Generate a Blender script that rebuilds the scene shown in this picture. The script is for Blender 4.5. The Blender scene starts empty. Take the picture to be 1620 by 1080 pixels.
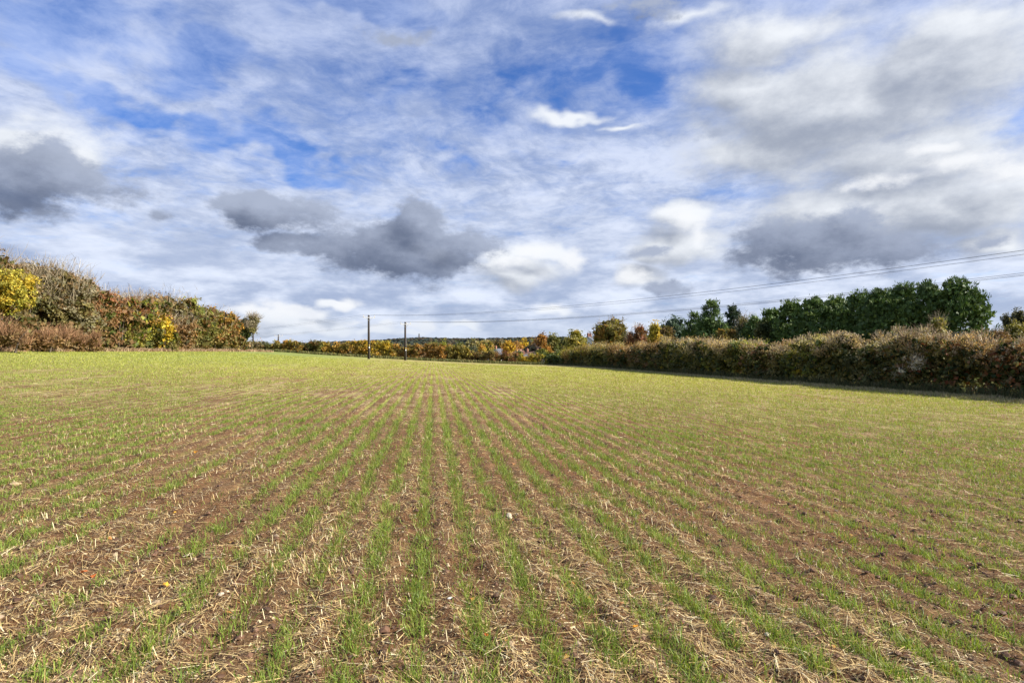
import bpy, math, random
import numpy as np
from mathutils import Vector
R = math.radians
random.seed(7)
rng = np.random.default_rng(11)
S = bpy.context.scene
COL = S.collection

# ------------------------------------------------------------------ camera
EYE = 1.6
F = 900.0                       # focal length in pixels of the 1620 px wide photograph (20 mm lens)
cam_d = bpy.data.cameras.new('camera'); cam = bpy.data.objects.new('camera', cam_d); COL.objects.link(cam)
cam.location = (0, 0, EYE); cam.rotation_euler = (R(90), 0, 0)
cam_d.lens = 20; cam_d.sensor_width = 36; cam_d.clip_start = .1; cam_d.clip_end = 12000
S.camera = cam
S.view_settings.view_transform = 'Standard'; S.view_settings.look = 'None'
S.view_settings.gamma = 1; S.view_settings.use_curve_mapping = False
S.view_settings.exposure = 1.0
S.render.engine = 'CYCLES'
S.cycles.max_bounces = 6; S.cycles.transparent_max_bounces = 8

SUN_AZ, SUN_EL = 98, 33
sd = bpy.data.lights.new('sun', 'SUN'); sun = bpy.data.objects.new('sun', sd); COL.objects.link(sun)
sd.energy = 5.0; sd.angle = R(.5); sd.color = (1, .93, .82)
SD = Vector((math.sin(R(SUN_AZ))*math.cos(R(SUN_EL)), math.cos(R(SUN_AZ))*math.cos(R(SUN_EL)), math.sin(R(SUN_EL))))
sun.rotation_euler = SD.to_track_quat('Z', 'Y').to_euler()

# ------------------------------------------------------------------ node helper
class NT:
    def __init__(s, nt): s.nt = nt; s.n = nt.nodes; s.l = nt.links
    def put(s, inp, v):
        if isinstance(v, bpy.types.NodeSocket): s.l.new(v, inp)
        elif v is not None:
            if hasattr(inp.default_value, '__len__') and not hasattr(v, '__len__'): v = [v]*len(inp.default_value)
            if hasattr(inp.default_value, '__len__') and len(inp.default_value) == 4 and len(v) == 3: v = (*v, 1)
            inp.default_value = v
    def m(s, op, a, b=None, c=None, clamp=False):
        n = s.n.new('ShaderNodeMath'); n.operation = op; n.use_clamp = clamp
        s.put(n.inputs[0], a)
        if b is not None: s.put(n.inputs[1], b)
        if c is not None: s.put(n.inputs[2], c)
        return n.outputs[0]
    def v(s, op, a, b=None, c=None):
        n = s.n.new('ShaderNodeVectorMath'); n.operation = op
        s.put(n.inputs[0], a)
        if b is not None: s.put(n.inputs[3 if op == 'SCALE' else 1], b)
        if c is not None: s.put(n.inputs[2], c)
        return n.outputs['Value' if op in ('LENGTH', 'DOT_PRODUCT') else 'Vector']
    def noise(s, vec, scale, detail=4, rough=.5, dist=0, out=0):
        n = s.n.new('ShaderNodeTexNoise'); s.put(n.inputs['Vector'], vec)
        n.inputs['Scale'].default_value = scale; n.inputs['Detail'].default_value = detail
        n.inputs['Roughness'].default_value = rough; n.inputs['Distortion'].default_value = dist
        return n.outputs[out]
    def step(s, x, a, b, lo=0, hi=1):
        n = s.n.new('ShaderNodeMapRange'); n.interpolation_type = 'SMOOTHSTEP'
        s.put(n.inputs[0], x); s.put(n.inputs[1], a); s.put(n.inputs[2], b); s.put(n.inputs[3], lo); s.put(n.inputs[4], hi)
        return n.outputs[0]
    def mix(s, f, a, b):
        n = s.n.new('ShaderNodeMix'); n.data_type = 'RGBA'
        s.put(n.inputs[0], f); s.put(n.inputs[6], a); s.put(n.inputs[7], b); return n.outputs[2]
    def xyz(s, v):
        n = s.n.new('ShaderNodeSeparateXYZ'); s.put(n.inputs[0], v); return n.outputs
    def comb(s, x, y, z):
        n = s.n.new('ShaderNodeCombineXYZ'); s.put(n.inputs[0], x); s.put(n.inputs[1], y); s.put(n.inputs[2], z); return n.outputs[0]

# ------------------------------------------------------------------ sky: blue air, a broken veil, low cumulus
def ang(x, y):                                   # direction (azimuth, elevation) in degrees of a cloud
    u = (x-810)/F; w = (540-y)/F
    return math.degrees(math.atan(u)), math.degrees(math.atan(w/math.hypot(1, u)))
def blob(x, y, rx, ry, g=1.0):
    a, e = ang(x, y); k = math.hypot(1, (x-810)/F)
    return (a, e, rx/F*57.3/k/k, ry/F*57.3/k, g)
GAPS = [blob(*b) for b in [(60,25,170,50),(280,75,80,32),(190,165,100,24,.9),(330,205,90,26),(430,250,130,26,.95),(690,235,60,30,.6),
        (650,125,75,35,.5),(960,110,120,40,.9),(850,140,110,30,.5),(30,100,90,45,.9),(1560,185,90,24,.9),(700,285,70,18,.6),(560,15,200,22,.6),
        (120,130,90,24,.7),(860,270,50,16,.5),(1560,300,60,20,.3)]]
DARK = [blob(*b) for b in [(435,335,84,28,1.15),(385,332,40,16,.8),(470,388,64,18,1.1),(640,398,118,42,1.15),(665,352,46,36,1.1),(730,388,50,24,1.1),
        (1270,385,150,48,.85),(1390,405,120,28,.7),(80,285,130,48,1.0),(20,300,100,44,1.0),(1060,455,90,18,.55),(1130,215,110,22,.35),(1320,400,200,40,.85),(1560,385,90,25,.55),(1250,260,90,26,.3),(1420,215,120,22,.3),(1000,15,420,30,.35),(620,60,160,30,.3),(250,348,38,12,.55),(1010,400,90,20,.5)]]
LITE = [blob(*b) for b in [(40,235,150,62,.75),(110,260,80,50,.7),(1330,170,260,95),(1180,130,150,60,.7),(1420,250,240,60,.9),(1100,30,240,40,.4),(1480,100,190,75),(1190,240,130,40,.8),(1480,320,200,60),(1580,290,110,60),
        (1300,340,150,50),(1060,390,80,36,.9),(1080,345,60,30,.8),(815,430,80,30,.95),(860,405,45,22,.9),(700,400,60,24,.6),
        (440,497,52,15,1.1),(490,512,70,13,1.1),(395,485,30,10,.9),(547,481,24,9,1.1),(605,520,34,10,1),(665,523,22,7,.9),(420,525,60,7,.9),
        (1000,440,60,24,.8),(880,490,60,14,.6),(930,30,120,20,.3),(740,520,40,7,.7),(1230,60,200,60,.7),(1590,380,80,40,.7),(905,186,85,13,.85),(985,205,60,10,.6)]]
HORIZ = [blob(*b) for b in [(440,492,34,13,1.1),(478,500,46,12,1.1),(505,517,58,11,1.1),(400,500,40,14,1.0),(430,522,50,8,1),(547,480,21,9,1.15),(605,519,30,10,1.1),(665,521,22,7,1),
        (560,512,26,6,.8),(880,486,40,10,.7),(740,512,40,6,.7),(905,415,30,18,.8),(1000,436,26,14,1.0),(1085,345,34,28,1.0),(1100,370,26,22,.9),(840,405,40,16,.95),(800,420,46,14,.8),
        (1530,258,80,20,1.1),(1600,280,50,22,1.1),(1400,285,90,14,1.0),(1480,235,50,12,.9)]]
HORIZ += [(a, e, 6, 1.6, 1.0) for a, e in [(62, 4), (78, 6), (100, 3), (125, 5), (-60, 4), (-82, 3), (-110, 6), (-140, 4), (160, 4)]]
DARK += [(70, 16, 12, 4, .9), (105, 22, 14, 5, .9), (-75, 14, 12, 4, .9), (-120, 24, 16, 6, .9), (150, 18, 14, 5, .9)]
LITE += [(62, 24, 14, 7, .9), (90, 32, 18, 9, .9), (-70, 30, 16, 8, .9), (-130, 18, 16, 6, .9), (140, 30, 18, 9, .9), (20, 62, 16, 10, .6)]
def density_group(name, blobs, warp, ns, amp, seed):
    g = bpy.data.node_groups.new(name, 'ShaderNodeTree')
    g.interface.new_socket('D', in_out='INPUT', socket_type='NodeSocketVector')
    g.interface.new_socket('F', in_out='OUTPUT', socket_type='NodeSocketFloat')
    t = NT(g); gi = g.nodes.new('NodeGroupInput').outputs[0]; go = g.nodes.new('NodeGroupOutput')
    d = gi
    x = t.xyz(d)
    az = t.m('MULTIPLY', t.m('ARCTAN2', x[0], x[1]), 57.2958)
    el = t.m('MULTIPLY', t.m('ARCSINE', x[2]), 57.2958)
    dz = t.v('ADD', t.v('MULTIPLY', d, (1, 1, 1.7)), (seed, seed*.7, 0))
    w = t.v('SUBTRACT', t.noise(dz, 7, 3, .6, 0, 1), (.5, .5, .5))
    a2 = t.v('ADD', t.comb(az, el, 0), t.v('MULTIPLY', w, (warp, warp*.6, 0)))
    f = None
    for (a, e, ra, re, gn) in blobs:
        q = t.v('MULTIPLY', t.v('SUBTRACT', a2, (a, e, 0)), (1/ra, 1/re, 0))
        s = t.m('MULTIPLY_ADD', t.v('LENGTH', q), -.8, gn*.95)
        f = s if f is None else t.m('SMOOTH_MAX', f, s, .12)
    n = t.noise(dz, ns, 10, .66)
    f = t.m('ADD', t.m('MAXIMUM', f, -1.5), t.m('MULTIPLY', t.m('SUBTRACT', n, .5), amp))
    g.links.new(f, go.inputs[0]); return g
W = bpy.data.worlds.new('World'); S.world = W; W.use_nodes = True
t = NT(W.node_tree); t.n.clear()
SKY_K = .1
d = t.n.new('ShaderNodeTexCoord').outputs['Generated']
d = t.v('NORMALIZE', d)
x = t.xyz(d)
sk = t.n.new('ShaderNodeTexSky'); sk.sky_type = 'NISHITA'; sk.sun_disc = False
sk.sun_elevation = R(SUN_EL); sk.sun_rotation = R(SUN_AZ); sk.air_density = 1.0; sk.dust_density = .4; sk.ozone_density = 2.0
zp = t.m('ADD', t.m('MAXIMUM', x[2], 0), .10)
p = t.comb(t.m('DIVIDE', x[0], zp), t.m('DIVIDE', x[1], zp), 0)
wq = t.v('SUBTRACT', t.noise(p, .8, 4, .6, 0, 1), (.5, .5, .5))
pw = t.v('ADD', p, t.v('SCALE', wq, .55))
px_ = t.xyz(pw)
# wind-combed streaks run up from lower left to upper right
pr = t.comb(t.m('ADD', t.m('MULTIPLY', px_[0], .85), t.m('MULTIPLY', px_[1], -.35)), t.m('ADD', t.m('MULTIPLY', px_[0], .6), t.m('MULTIPLY', px_[1], 1.3)), 3.3)
n_big = t.noise(pw, .55, 4, .55, .2)
n_str = t.noise(pr, 1.3, 9, .62, .0)
n_fine = t.noise(pw, 4.2, 9, .68, .0)
n_puff = t.noise(t.v('MULTIPLY', d, (1, 1, 1.9)), 9, 8, .62, .0)
base = t.v('MULTIPLY', sk.outputs[0], (.30, .48, .82))
wisp = t.step(t.m('ADD', t.m('MULTIPLY', n_str, .6), t.m('MULTIPLY', n_fine, .4)), .36, .74, 0, .75)
base = t.mix(wisp, base, (3.0, 3.6, 5.2))
def grp(g, vec):
    n = t.n.new('ShaderNodeGroup'); n.node_tree = g; t.put(n.inputs[0], vec); return n.outputs[0]
gG = density_group('gaps', GAPS, 22, 6, 1.1, 5.1)
gD = density_group('dark_cumulus', DARK, 6, 12, 1.9, 2.3)
gL = density_group('light_cumulus', LITE, 9, 6, 1.25, 9.7)
gap = t.step(t.m('ADD', grp(gG, d), t.m('MULTIPLY', t.m('SUBTRACT', n_str, .5), 1.0)), -.35, 1.15)
elev_fill = t.step(x[2], .02, .38, .36, .10)
cov = t.m('ADD', t.m('ADD', t.m('MULTIPLY', n_str, .62), t.m('MULTIPLY', n_big, .42)), t.m('ADD', elev_fill, t.m('MULTIPLY', n_fine, .42)))
cov = t.m('SUBTRACT', cov, t.m('MULTIPLY', gap, .54))
veil = t.step(t.m('ADD', cov, t.m('MULTIPLY', t.m('SUBTRACT', n_fine, .5), .25)), .46, 1.04, 0, .97)
n_fib = t.noise(t.v('MULTIPLY', pr, (2.6, 1.1, 1)), 3.2, 10, .72)
vb = t.step(t.m('ADD', t.m('ADD', t.m('MULTIPLY', n_str, .32), t.m('MULTIPLY', n_fib, .43)), t.m('MULTIPLY', n_puff, .25)), .39, .62)
n_low = t.noise(t.v('MULTIPLY', d, (1, 1, 3.2)), 7, 9, .6)
vb_low = t.step(n_low, .36, .66)
lowf = t.step(x[2], .30, .06)
vb = t.m('ADD', t.m('MULTIPLY', vb, t.m('SUBTRACT', 1, lowf)), t.m('MULTIPLY', vb_low, lowf))
lil = t.step(x[2], .10, .5)
c_lo = t.mix(lil, (.24, .29, .41), (.17, .225, .38))
c_hi = t.mix(lil, (.50, .54, .63), (.36, .41, .55))
k = .83/SKY_K
vc = t.v('SCALE', t.mix(vb, c_lo, c_hi), k)
c = t.mix(veil, base, vc)
LV = (.028, -.004, .030)
def layer(c, g, a, b, lo, hi, op, e0, e1, sgain):
    f0 = grp(g, d); f1 = grp(g, t.v('NORMALIZE', t.v('ADD', d, LV)))
    m = t.step(f0, a, b, 0, op)
    sh = t.m('ADD', t.m('MULTIPLY', t.m('SUBTRACT', f0, f1), sgain), .45)
    thick = t.step(f0, a, 1.0)
    sh = t.m('SUBTRACT', sh, t.m('MULTIPLY', thick, .35))
    sh = t.m('ADD', sh, t.m('MULTIPLY', t.m('SUBTRACT', n_puff, .5), .45))
    sh = t.step(sh, e0, e1)
    return t.mix(m, c, t.v('SCALE', t.mix(sh, lo, hi), k))
c = layer(c, gL, -.12, .50, (.205, .23, .285), (.57, .59, .615), .92, -.25, .95, 1.05)
c = layer(c, gD, -.03, .42, (.072, .092, .145), (.25, .285, .37), .94, -.2, 1.0, .65)
gH = density_group('bright_cumulus', HORIZ, 6, 15, 2.3, 4.4)
c = layer(c, gH, -.05, .85, (.30, .33, .40), (.58, .59, .61), .85, -.25, .8, .7)
hz = t.step(x[2], .0, .07, .5, 0)
c = t.mix(hz, c, t.v('SCALE', (.36, .41, .50), k))
below = t.step(x[2], -.03, 0.0)
c = t.mix(below, (.9, .9, .8), c)
bg = t.n.new('ShaderNodeBackground'); t.put(bg.inputs[0], c); bg.inputs[1].default_value = SKY_K
wo = t.n.new('ShaderNodeOutputWorld'); t.l.new(bg.outputs[0], wo.inputs[0])
W.cycles.sampling_method = 'MANUAL'; W.cycles.sample_map_resolution = 512

# ------------------------------------------------------------------ ground shape
ROWD = .139                                        # the drill rows run along (-.139, 1)
def sstep(x, a, b):
    q = np.clip((x-a)/(b-a), 0, 1); return q*q*(3-2*q)
HK_U = np.array([-9, -.6, -.36, -.31, -.24, -.2, -.16, -.11, -.06, 0, .06, .12, .3, 9])
HK_Z = np.array([-14, -14, -9, -4, 3, 9, 13, 11, 10, 12, 15, 14, 12, 12.])
def H(X, Y):
    X = np.asarray(X, float); Y = np.asarray(Y, float)
    s = np.clip(X+ROWD*Y, -70, 70); s = np.where(Y > 250, s*np.clip(1-(Y-250)/500, 0, 1), s)
    Yc = np.clip(Y, -60, 450)
    z = -.032*s+.00035*s*s + (-.0208-.0001*np.clip(s, -36, 36))*Yc
    z = z - .35*np.clip((Yc-95)/50, 0, 1)**2 - 7.5*sstep(Yc, 160, 420)
    U = X/np.maximum(Y, 1.)
    hill = np.interp(U, HK_U, HK_Z)
    q = sstep(Y, 900, 2300)
    return z*(1-q)+hill*q - sstep(Y, 2700, 5000)*40
def Hf(x, y): return float(H(x, y))
def vnoise(X, Y, seed=0):                           # 2-D value noise, 0..1
    xi = np.floor(X).astype(np.int64); yi = np.floor(Y).astype(np.int64); fx = X-xi; fy = Y-yi
    fx = fx*fx*(3-2*fx); fy = fy*fy*(3-2*fy)
    def h(a, b):
        v = (a*374761393+b*668265263+seed*974634777) & 0xffffffff
        v = ((v ^ (v >> 13))*1274126177) & 0xffffffff
        return ((v ^ (v >> 16)) & 0xffff)/65535.
    return (h(xi, yi)*(1-fx)+h(xi+1, yi)*fx)*(1-fy)+(h(xi, yi+1)*(1-fx)+h(xi+1, yi+1)*fx)*fy
def fbm(X, Y, seed=0, o=4):
    r = 0; a = .5; n = 0
    for i in range(o): r = r+a*vnoise(X*2**i+i*17.3, Y*2**i-i*9.1, seed+i); n += a; a *= .5
    return r/n
SP, OFF = .355, -.085                                # row spacing and offset
def relief(X, Y):                                    # clods and drill furrows
    s = X+ROWD*Y
    ph = (s-OFF)/SP
    r = -.013*np.cos(2*np.pi*ph)*(.4+.9*fbm(X*.7, Y*.7, 5))
    n = fbm(X*5, Y*5, 21, 4); c = np.clip(fbm(X*16, Y*16, 31, 3)-.5, 0, 1)
    fade = np.clip(1-(np.hypot(X, Y)-14)/20, 0, 1)
    return (r+.055*(n-.5)+.10*c)*fade
def G(X, Y): return H(X, Y)+relief(np.asarray(X, float), np.asarray(Y, float))

def at(px, py):                                      # where the line of sight through a photo pixel meets the field
    u = (px-810)/F; w = (540-py)/F; y = 1.5
    while y < 200 and EYE+w*y > Hf(u*y, y): y += .01
    return u*y, y

# ------------------------------------------------------------------ mesh helpers
def tag(o, label=None, cat=None, group=None, kind=None):
    if label: o['label'] = label
    if cat: o['category'] = cat
    if group: o['group'] = group
    if kind: o['kind'] = kind
    return o
def thing(name, label, cat, loc, group=None, rz=0):
    o = bpy.data.objects.new(name, None); COL.objects.link(o); o.location = loc; o.rotation_euler = (0, 0, rz)
    o.empty_display_size = .3
    return tag(o, label, cat, group)
def mesh_raw(name, V, loops, sizes, col=None, smooth=False):
    me = bpy.data.meshes.new(name); V = np.asarray(V, np.float32)
    me.vertices.add(len(V)); me.vertices.foreach_set('co', V.ravel())
    loops = np.asarray(loops, np.int32); sizes = np.asarray(sizes, np.int32)
    me.loops.add(len(loops)); me.loops.foreach_set('vertex_index', loops)
    me.polygons.add(len(sizes)); st = np.concatenate([[0], np.cumsum(sizes)[:-1]]).astype(np.int32)
    me.polygons.foreach_set('loop_start', st); me.polygons.foreach_set('loop_total', sizes)
    me.polygons.foreach_set('use_smooth', np.full(len(sizes), smooth))
    if col is not None:
        a = me.color_attributes.new('leaf_colour', 'FLOAT_COLOR', 'POINT')
        c4 = np.ones((len(V), 4), np.float32); c4[:, :3] = col; a.data.foreach_set('color', c4.ravel())
    me.update(calc_edges=True); return me
def link(name, me, mat, parent=None):
    o = bpy.data.objects.new(name, me); COL.objects.link(o); me.materials.append(mat)
    if parent: o.parent = parent
    return o
def quads(name, mat, P, col, parent=None):           # P: (n,4,3) corner points, col: (n,3)
    n = len(P)
    return link(name, mesh_raw(name, P.reshape(-1, 3), np.arange(n*4), np.full(n, 4), np.repeat(col, 4, 0)), mat, parent)
def unit(v): return v/np.maximum(np.linalg.norm(v, axis=-1, keepdims=True), 1e-9)
def strips(P, D, L, Wd, bend=None, side=None):        # thin tapering strips from P along unit D
    n = len(P)
    if side is None: side = unit(np.cross(D, unit(rng.normal(size=(n, 3)))))
    a = side*(Wd/2)[:, None]; E = P+D*L[:, None]
    if bend is not None: E = E+bend
    return np.stack([P-a, P+a, E+a*.35, E-a*.35], 1)

def grid_mesh(name, X, Y, Z, mat):
    n, m = X.shape; V = np.stack([X, Y, Z], -1).reshape(-1, 3)
    i = np.arange(n*m).reshape(n, m)
    q = np.stack([i[:-1, :-1], i[:-1, 1:], i[1:, 1:], i[1:, :-1]], -1).reshape(-1, 4)
    return link(name, mesh_raw(name, V, q.ravel(), np.full(len(q), 4), smooth=True), mat)

class MB:                                            # boxes, prisms and tubes collected into one mesh
    def __init__(s): s.V = []; s.F = []
    def add(s, V, Fc): b = len(s.V); s.V += [tuple(v) for v in V]; s.F += [tuple(b+i for i in f) for f in Fc]
    def box(s, x0, x1, y0, y1, z0, z1):
        s.add([(x0,y0,z0),(x1,y0,z0),(x1,y1,z0),(x0,y1,z0),(x0,y0,z1),(x1,y0,z1),(x1,y1,z1),(x0,y1,z1)],
              [(0,3,2,1),(4,5,6,7),(0,1,5,4),(1,2,6,5),(2,3,7,6),(3,0,4,7)])
    def tube(s, pts, rad, n=8):
        pts = [Vector(p) for p in pts]; V = []; Fc = []
        for i, p in enumerate(pts):
            dd = (pts[min(i+1, len(pts)-1)]-pts[max(i-1, 0)]).normalized()
            a = dd.cross(Vector((0, 0, 1)) if abs(dd.z) < .9 else Vector((1, 0, 0))).normalized(); b = dd.cross(a)
            r = rad[i] if hasattr(rad, '__len__') else rad
            V += [p+a*(r*math.cos(2*math.pi*k/n))+b*(r*math.sin(2*math.pi*k/n)) for k in range(n)]
        for i in range(len(pts)-1):
            for k in range(n):
                k2 = (k+1) % n; Fc.append((i*n+k, i*n+k2, (i+1)*n+k2, (i+1)*n+k))
        Fc.append(tuple(range(n))[::-1]); Fc.append(tuple((len(pts)-1)*n+k for k in range(n)))
        s.add(V, Fc)
    def build(s, name, mat, parent=None, smooth=False):
        me = bpy.data.meshes.new(name); me.from_pydata(s.V, [], s.F)
        if smooth: me.polygons.foreach_set('use_smooth', [True]*len(me.polygons))
        me.update(); return link(name, me, mat, parent)

# ------------------------------------------------------------------ materials
def mat(name): 
    m = bpy.data.materials.new(name); m.use_nodes = True; q = NT(m.node_tree); b = q.n['Principled BSDF']; return m, q, b
def leaf_mat(name, trans=.3, rough=.6, spec=.25):
    m, q, b = mat(name); a = q.n.new('ShaderNodeAttribute'); a.attribute_name = 'leaf_colour'
    geo = q.n.new('ShaderNodeNewGeometry')
    v = q.m('MULTIPLY_ADD', geo.outputs['Random Per Island'], .5, .75)
    c = q.v('SCALE', a.outputs['Color'], v)
    q.put(b.inputs['Base Color'], c); b.inputs['Roughness'].default_value = rough; b.inputs['Specular IOR Level'].default_value = spec
    if trans:
        tr = q.n.new('ShaderNodeBsdfTranslucent'); q.put(tr.inputs[0], q.v('MULTIPLY', c, (1.15, 1.1, .6)))
        mx = q.n.new('ShaderNodeMixShader'); mx.inputs[0].default_value = trans
        q.l.new(b.outputs[0], mx.inputs[1]); q.l.new(tr.outputs[0], mx.inputs[2]); q.l.new(mx.outputs[0], q.n['Material Output'].inputs[0])
    return m
def plain(name, c, rough=.8, spec=.3, var=.25, sc=6, metal=0):
    m, q, b = mat(name); tc = q.n.new('ShaderNodeTexCoord').outputs['Object']
    n = q.noise(tc, sc, 5, .6); f = q.m('MULTIPLY_ADD', n, var*2, 1-var)
    q.put(b.inputs['Base Color'], q.v('SCALE', c, f)); b.inputs['Roughness'].default_value = rough
    b.inputs['Specular IOR Level'].default_value = spec; b.inputs['Metallic'].default_value = metal
    bp = q.n.new('ShaderNodeBump'); bp.inputs['Strength'].default_value = .3; bp.inputs['Distance'].default_value = .02
    q.l.new(n, bp.inputs['Height']); q.l.new(bp.outputs[0], b.inputs['Normal'])
    return m
M_leaf = leaf_mat('foliage'); M_needle = leaf_mat('needles', .12, .6, .3); M_blade = leaf_mat('wheat_blade', .38, .5, .35)
M_fluff = leaf_mat('seed_heads_and_dry_leaves', .5, .8, .1); M_straw = leaf_mat('straw', .12, .65, .25); M_twig = leaf_mat('twigs', 0, .8, .2)
M_bark = plain('bark', (.10, .08, .06), .95, .2, .4, 9)
M_pole = plain('creosoted_timber', (.038, .029, .024), .8, .3, .4, 12)
M_steel = plain('galvanised_steel', (.36, .37, .38), .5, .5, .15, 20, .6)
M_porc = plain('porcelain', (.55, .53, .50), .25, .5, .05, 5)
M_wire = plain('cable', (.06, .06, .065), .6, .4, .1, 3)
M_white = plain('white_sign_enamel', (.8, .8, .78), .5, .4, .05)
M_yellow = plain('yellow_sign_enamel', (.75, .55, .05), .5, .4, .05)
M_brick = plain('red_brick', (.34, .17, .12), .9, .2, .25, 3); M_render = plain('white_render', (.72, .71, .68), .85, .2, .06, 2)
M_tile = plain('clay_roof_tile', (.24, .14, .10), .9, .2, .3, 4); M_slate = plain('slate_roof', (.10, .11, .13), .7, .3, .2, 4)
M_glass = plain('window_glass', (.05, .06, .08), .1, .6, .1); M_stone_dark = plain('monument_stone', (.12, .11, .10), .9, .2, .2)
M_flint = plain('pale_flint', (.50, .43, .31), .75, .3, .2, 30); M_chalk = plain('chalk_stone', (.66, .63, .54), .8, .2, .2, 40); M_flint2 = plain('buff_stone', (.40, .29, .17), .85, .2, .3, 30)

# the field: soil, litter and (far off) the drilled green, as real stripes of crop on the ground
M_field, q, b = mat('field_soil_and_litter')
pos = q.n.new('ShaderNodeNewGeometry').outputs['Position']; X3 = q.xyz(pos)
s_ = q.m('ADD', X3[0], q.m('MULTIPLY', X3[1], ROWD))
flat = q.comb(X3[0], X3[1], 0); rowv = q.comb(s_, q.m('MULTIPLY', X3[1], .22), 0)
RAD = q.v('LENGTH', flat); n1 = q.noise(flat, 1.3, 6, .6); n2 = q.noise(flat, 60, 7, .72); n3 = q.noise(flat, 9, 5, .6); nb = q.noise(flat, .09, 4, .6); nr = q.noise(rowv, 2.6, 4, .6)
soil = q.mix(q.step(n3, .3, .7), (.080, .038, .018), (.205, .102, .044))
soil = q.mix(q.step(n2, .54, .62, 0, .8), soil, (.33, .24, .13))
soil = q.mix(q.step(n2, .44, .36, 0, .7), soil, (.035, .019, .011))
soil = q.mix(q.step(nb, .45, .65, 0, .45), soil, (.23, .10, .045))
vor = q.n.new('ShaderNodeTexVoronoi'); vor.inputs['Scale'].default_value = 55; vor.feature = 'F1'
q.put(vor.inputs['Vector'], q.v('ADD', q.v('MULTIPLY', flat, (1, .35, 1)), q.v('SCALE', q.noise(flat, 6, 2, .5, 0, 1), .3)))
litter = q.step(q.m('ADD', q.m('ADD', n1, q.m('MULTIPLY', nr, .8)), q.m('MULTIPLY', n2, .5)), 1.05, 1.35)
c1 = q.mix(q.m('MULTIPLY', litter, q.step(RAD, 6, 26, .12, .75)), soil, (.40, .31, .16))
# crop band of each row
wob = q.m('MULTIPLY', q.m('SUBTRACT', q.noise(flat, .8, 3, .5), .5), .05)
ph = q.m('FRACT', q.m('DIVIDE', q.m('ADD', q.m('ADD', s_, wob), -OFF+100*SP), SP))
rowm = q.step(q.m('ABSOLUTE', q.m('SUBTRACT', ph, .5)), .30, .42)
gp = q.noise(rowv, .9, 5, .65)
near_far = q.step(RAD, 14, 72)
farleft = q.m('MULTIPLY', q.step(s_, -6, -26), q.step(X3[1], 18, 42))
gcov = q.m('MULTIPLY', q.step(q.m('ADD', gp, q.m('MULTIPLY', farleft, .3)), .34, .6), q.m('MAXIMUM', rowm, q.m('MULTIPLY', near_far, .72)))
green = q.mix(n3, (.27, .30, .055), (.41, .40, .10))
green = q.mix(farleft, green, (.21, .28, .055))
stub = q.step(q.noise(rowv, .35, 4, .6), .5, .66)
c2 = q.mix(q.m('MULTIPLY', stub, q.m('MULTIPLY', near_far, .55)), c1, (.58, .51, .24))
c3 = q.mix(q.m('MULTIPLY', gcov, q.step(RAD, 4, 24, .0, .95)), c2, green)
q.put(b.inputs['Base Color'], c3); b.inputs['Roughness'].default_value = .95; b.inputs['Specular IOR Level'].default_value = .15
bp = q.n.new('ShaderNodeBump'); bp.inputs['Strength'].default_value = 1.0; bp.inputs['Distance'].default_value = .03
q.put(bp.inputs['Height'], q.m('ADD', q.m('MULTIPLY', n2, .8), n3)); q.l.new(bp.outputs[0], b.inputs['Normal'])

M_land, q, b = mat('rough_pasture')
pos = q.n.new('ShaderNodeNewGeometry').outputs['Position']
n1 = q.noise(pos, .02, 5, .6); n2 = q.noise(pos, 1.5, 5, .6)
q.put(b.inputs['Base Color'], q.mix(q.step(n1, .4, .6), q.mix(n2, (.05, .075, .02), (.12, .13, .045)), q.mix(n2, (.10, .09, .035), (.07, .06, .03))))
b.inputs['Roughness'].default_value = .95; b.inputs['Specular IOR Level'].default_value = 0

# ------------------------------------------------------------------ field and land
def ax(lo, a, b, hi, fine, g):
    v = list(np.arange(a, b, fine)); st = fine; x = v[-1]
    while x < hi: st *= g; x += min(st, 2.5); v.append(x)
    st = fine; x = v[0]; w = []
    while x > lo: st *= g; x -= min(st, 2.5); w.append(x)
    return np.array(w[::-1]+v)
sx = ax(-40, -3.6, 4, 33, .044, 1.07); yy = ax(-35, 2.3, 7, 150, .044, 1.035)
sx = np.clip(sx, -40, 33); yy = np.clip(yy, -35, 150)
SS, YY = np.meshgrid(sx, yy); XX = SS-ROWD*YY
fo = grid_mesh('field', XX, YY, G(XX, YY), M_field); tag(fo, 'stubble field with young green cereal rows', kind='structure')
aa = np.radians(np.arange(0, 361, 2.)); rr = np.concatenate([[0.5], np.geomspace(2, 6000, 130)])
RR, AA = np.meshgrid(rr, aa); LX = RR*np.sin(AA); LY = RR*np.cos(AA); LS = LX+ROWD*LY
inside = (LS > -42) & (LS < 35) & (LY > -38) & (LY < 152)
lo = grid_mesh('land', LX, LY, H(LX, LY)-np.where(inside, .9, 0), M_land); tag(lo, kind='structure')

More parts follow.
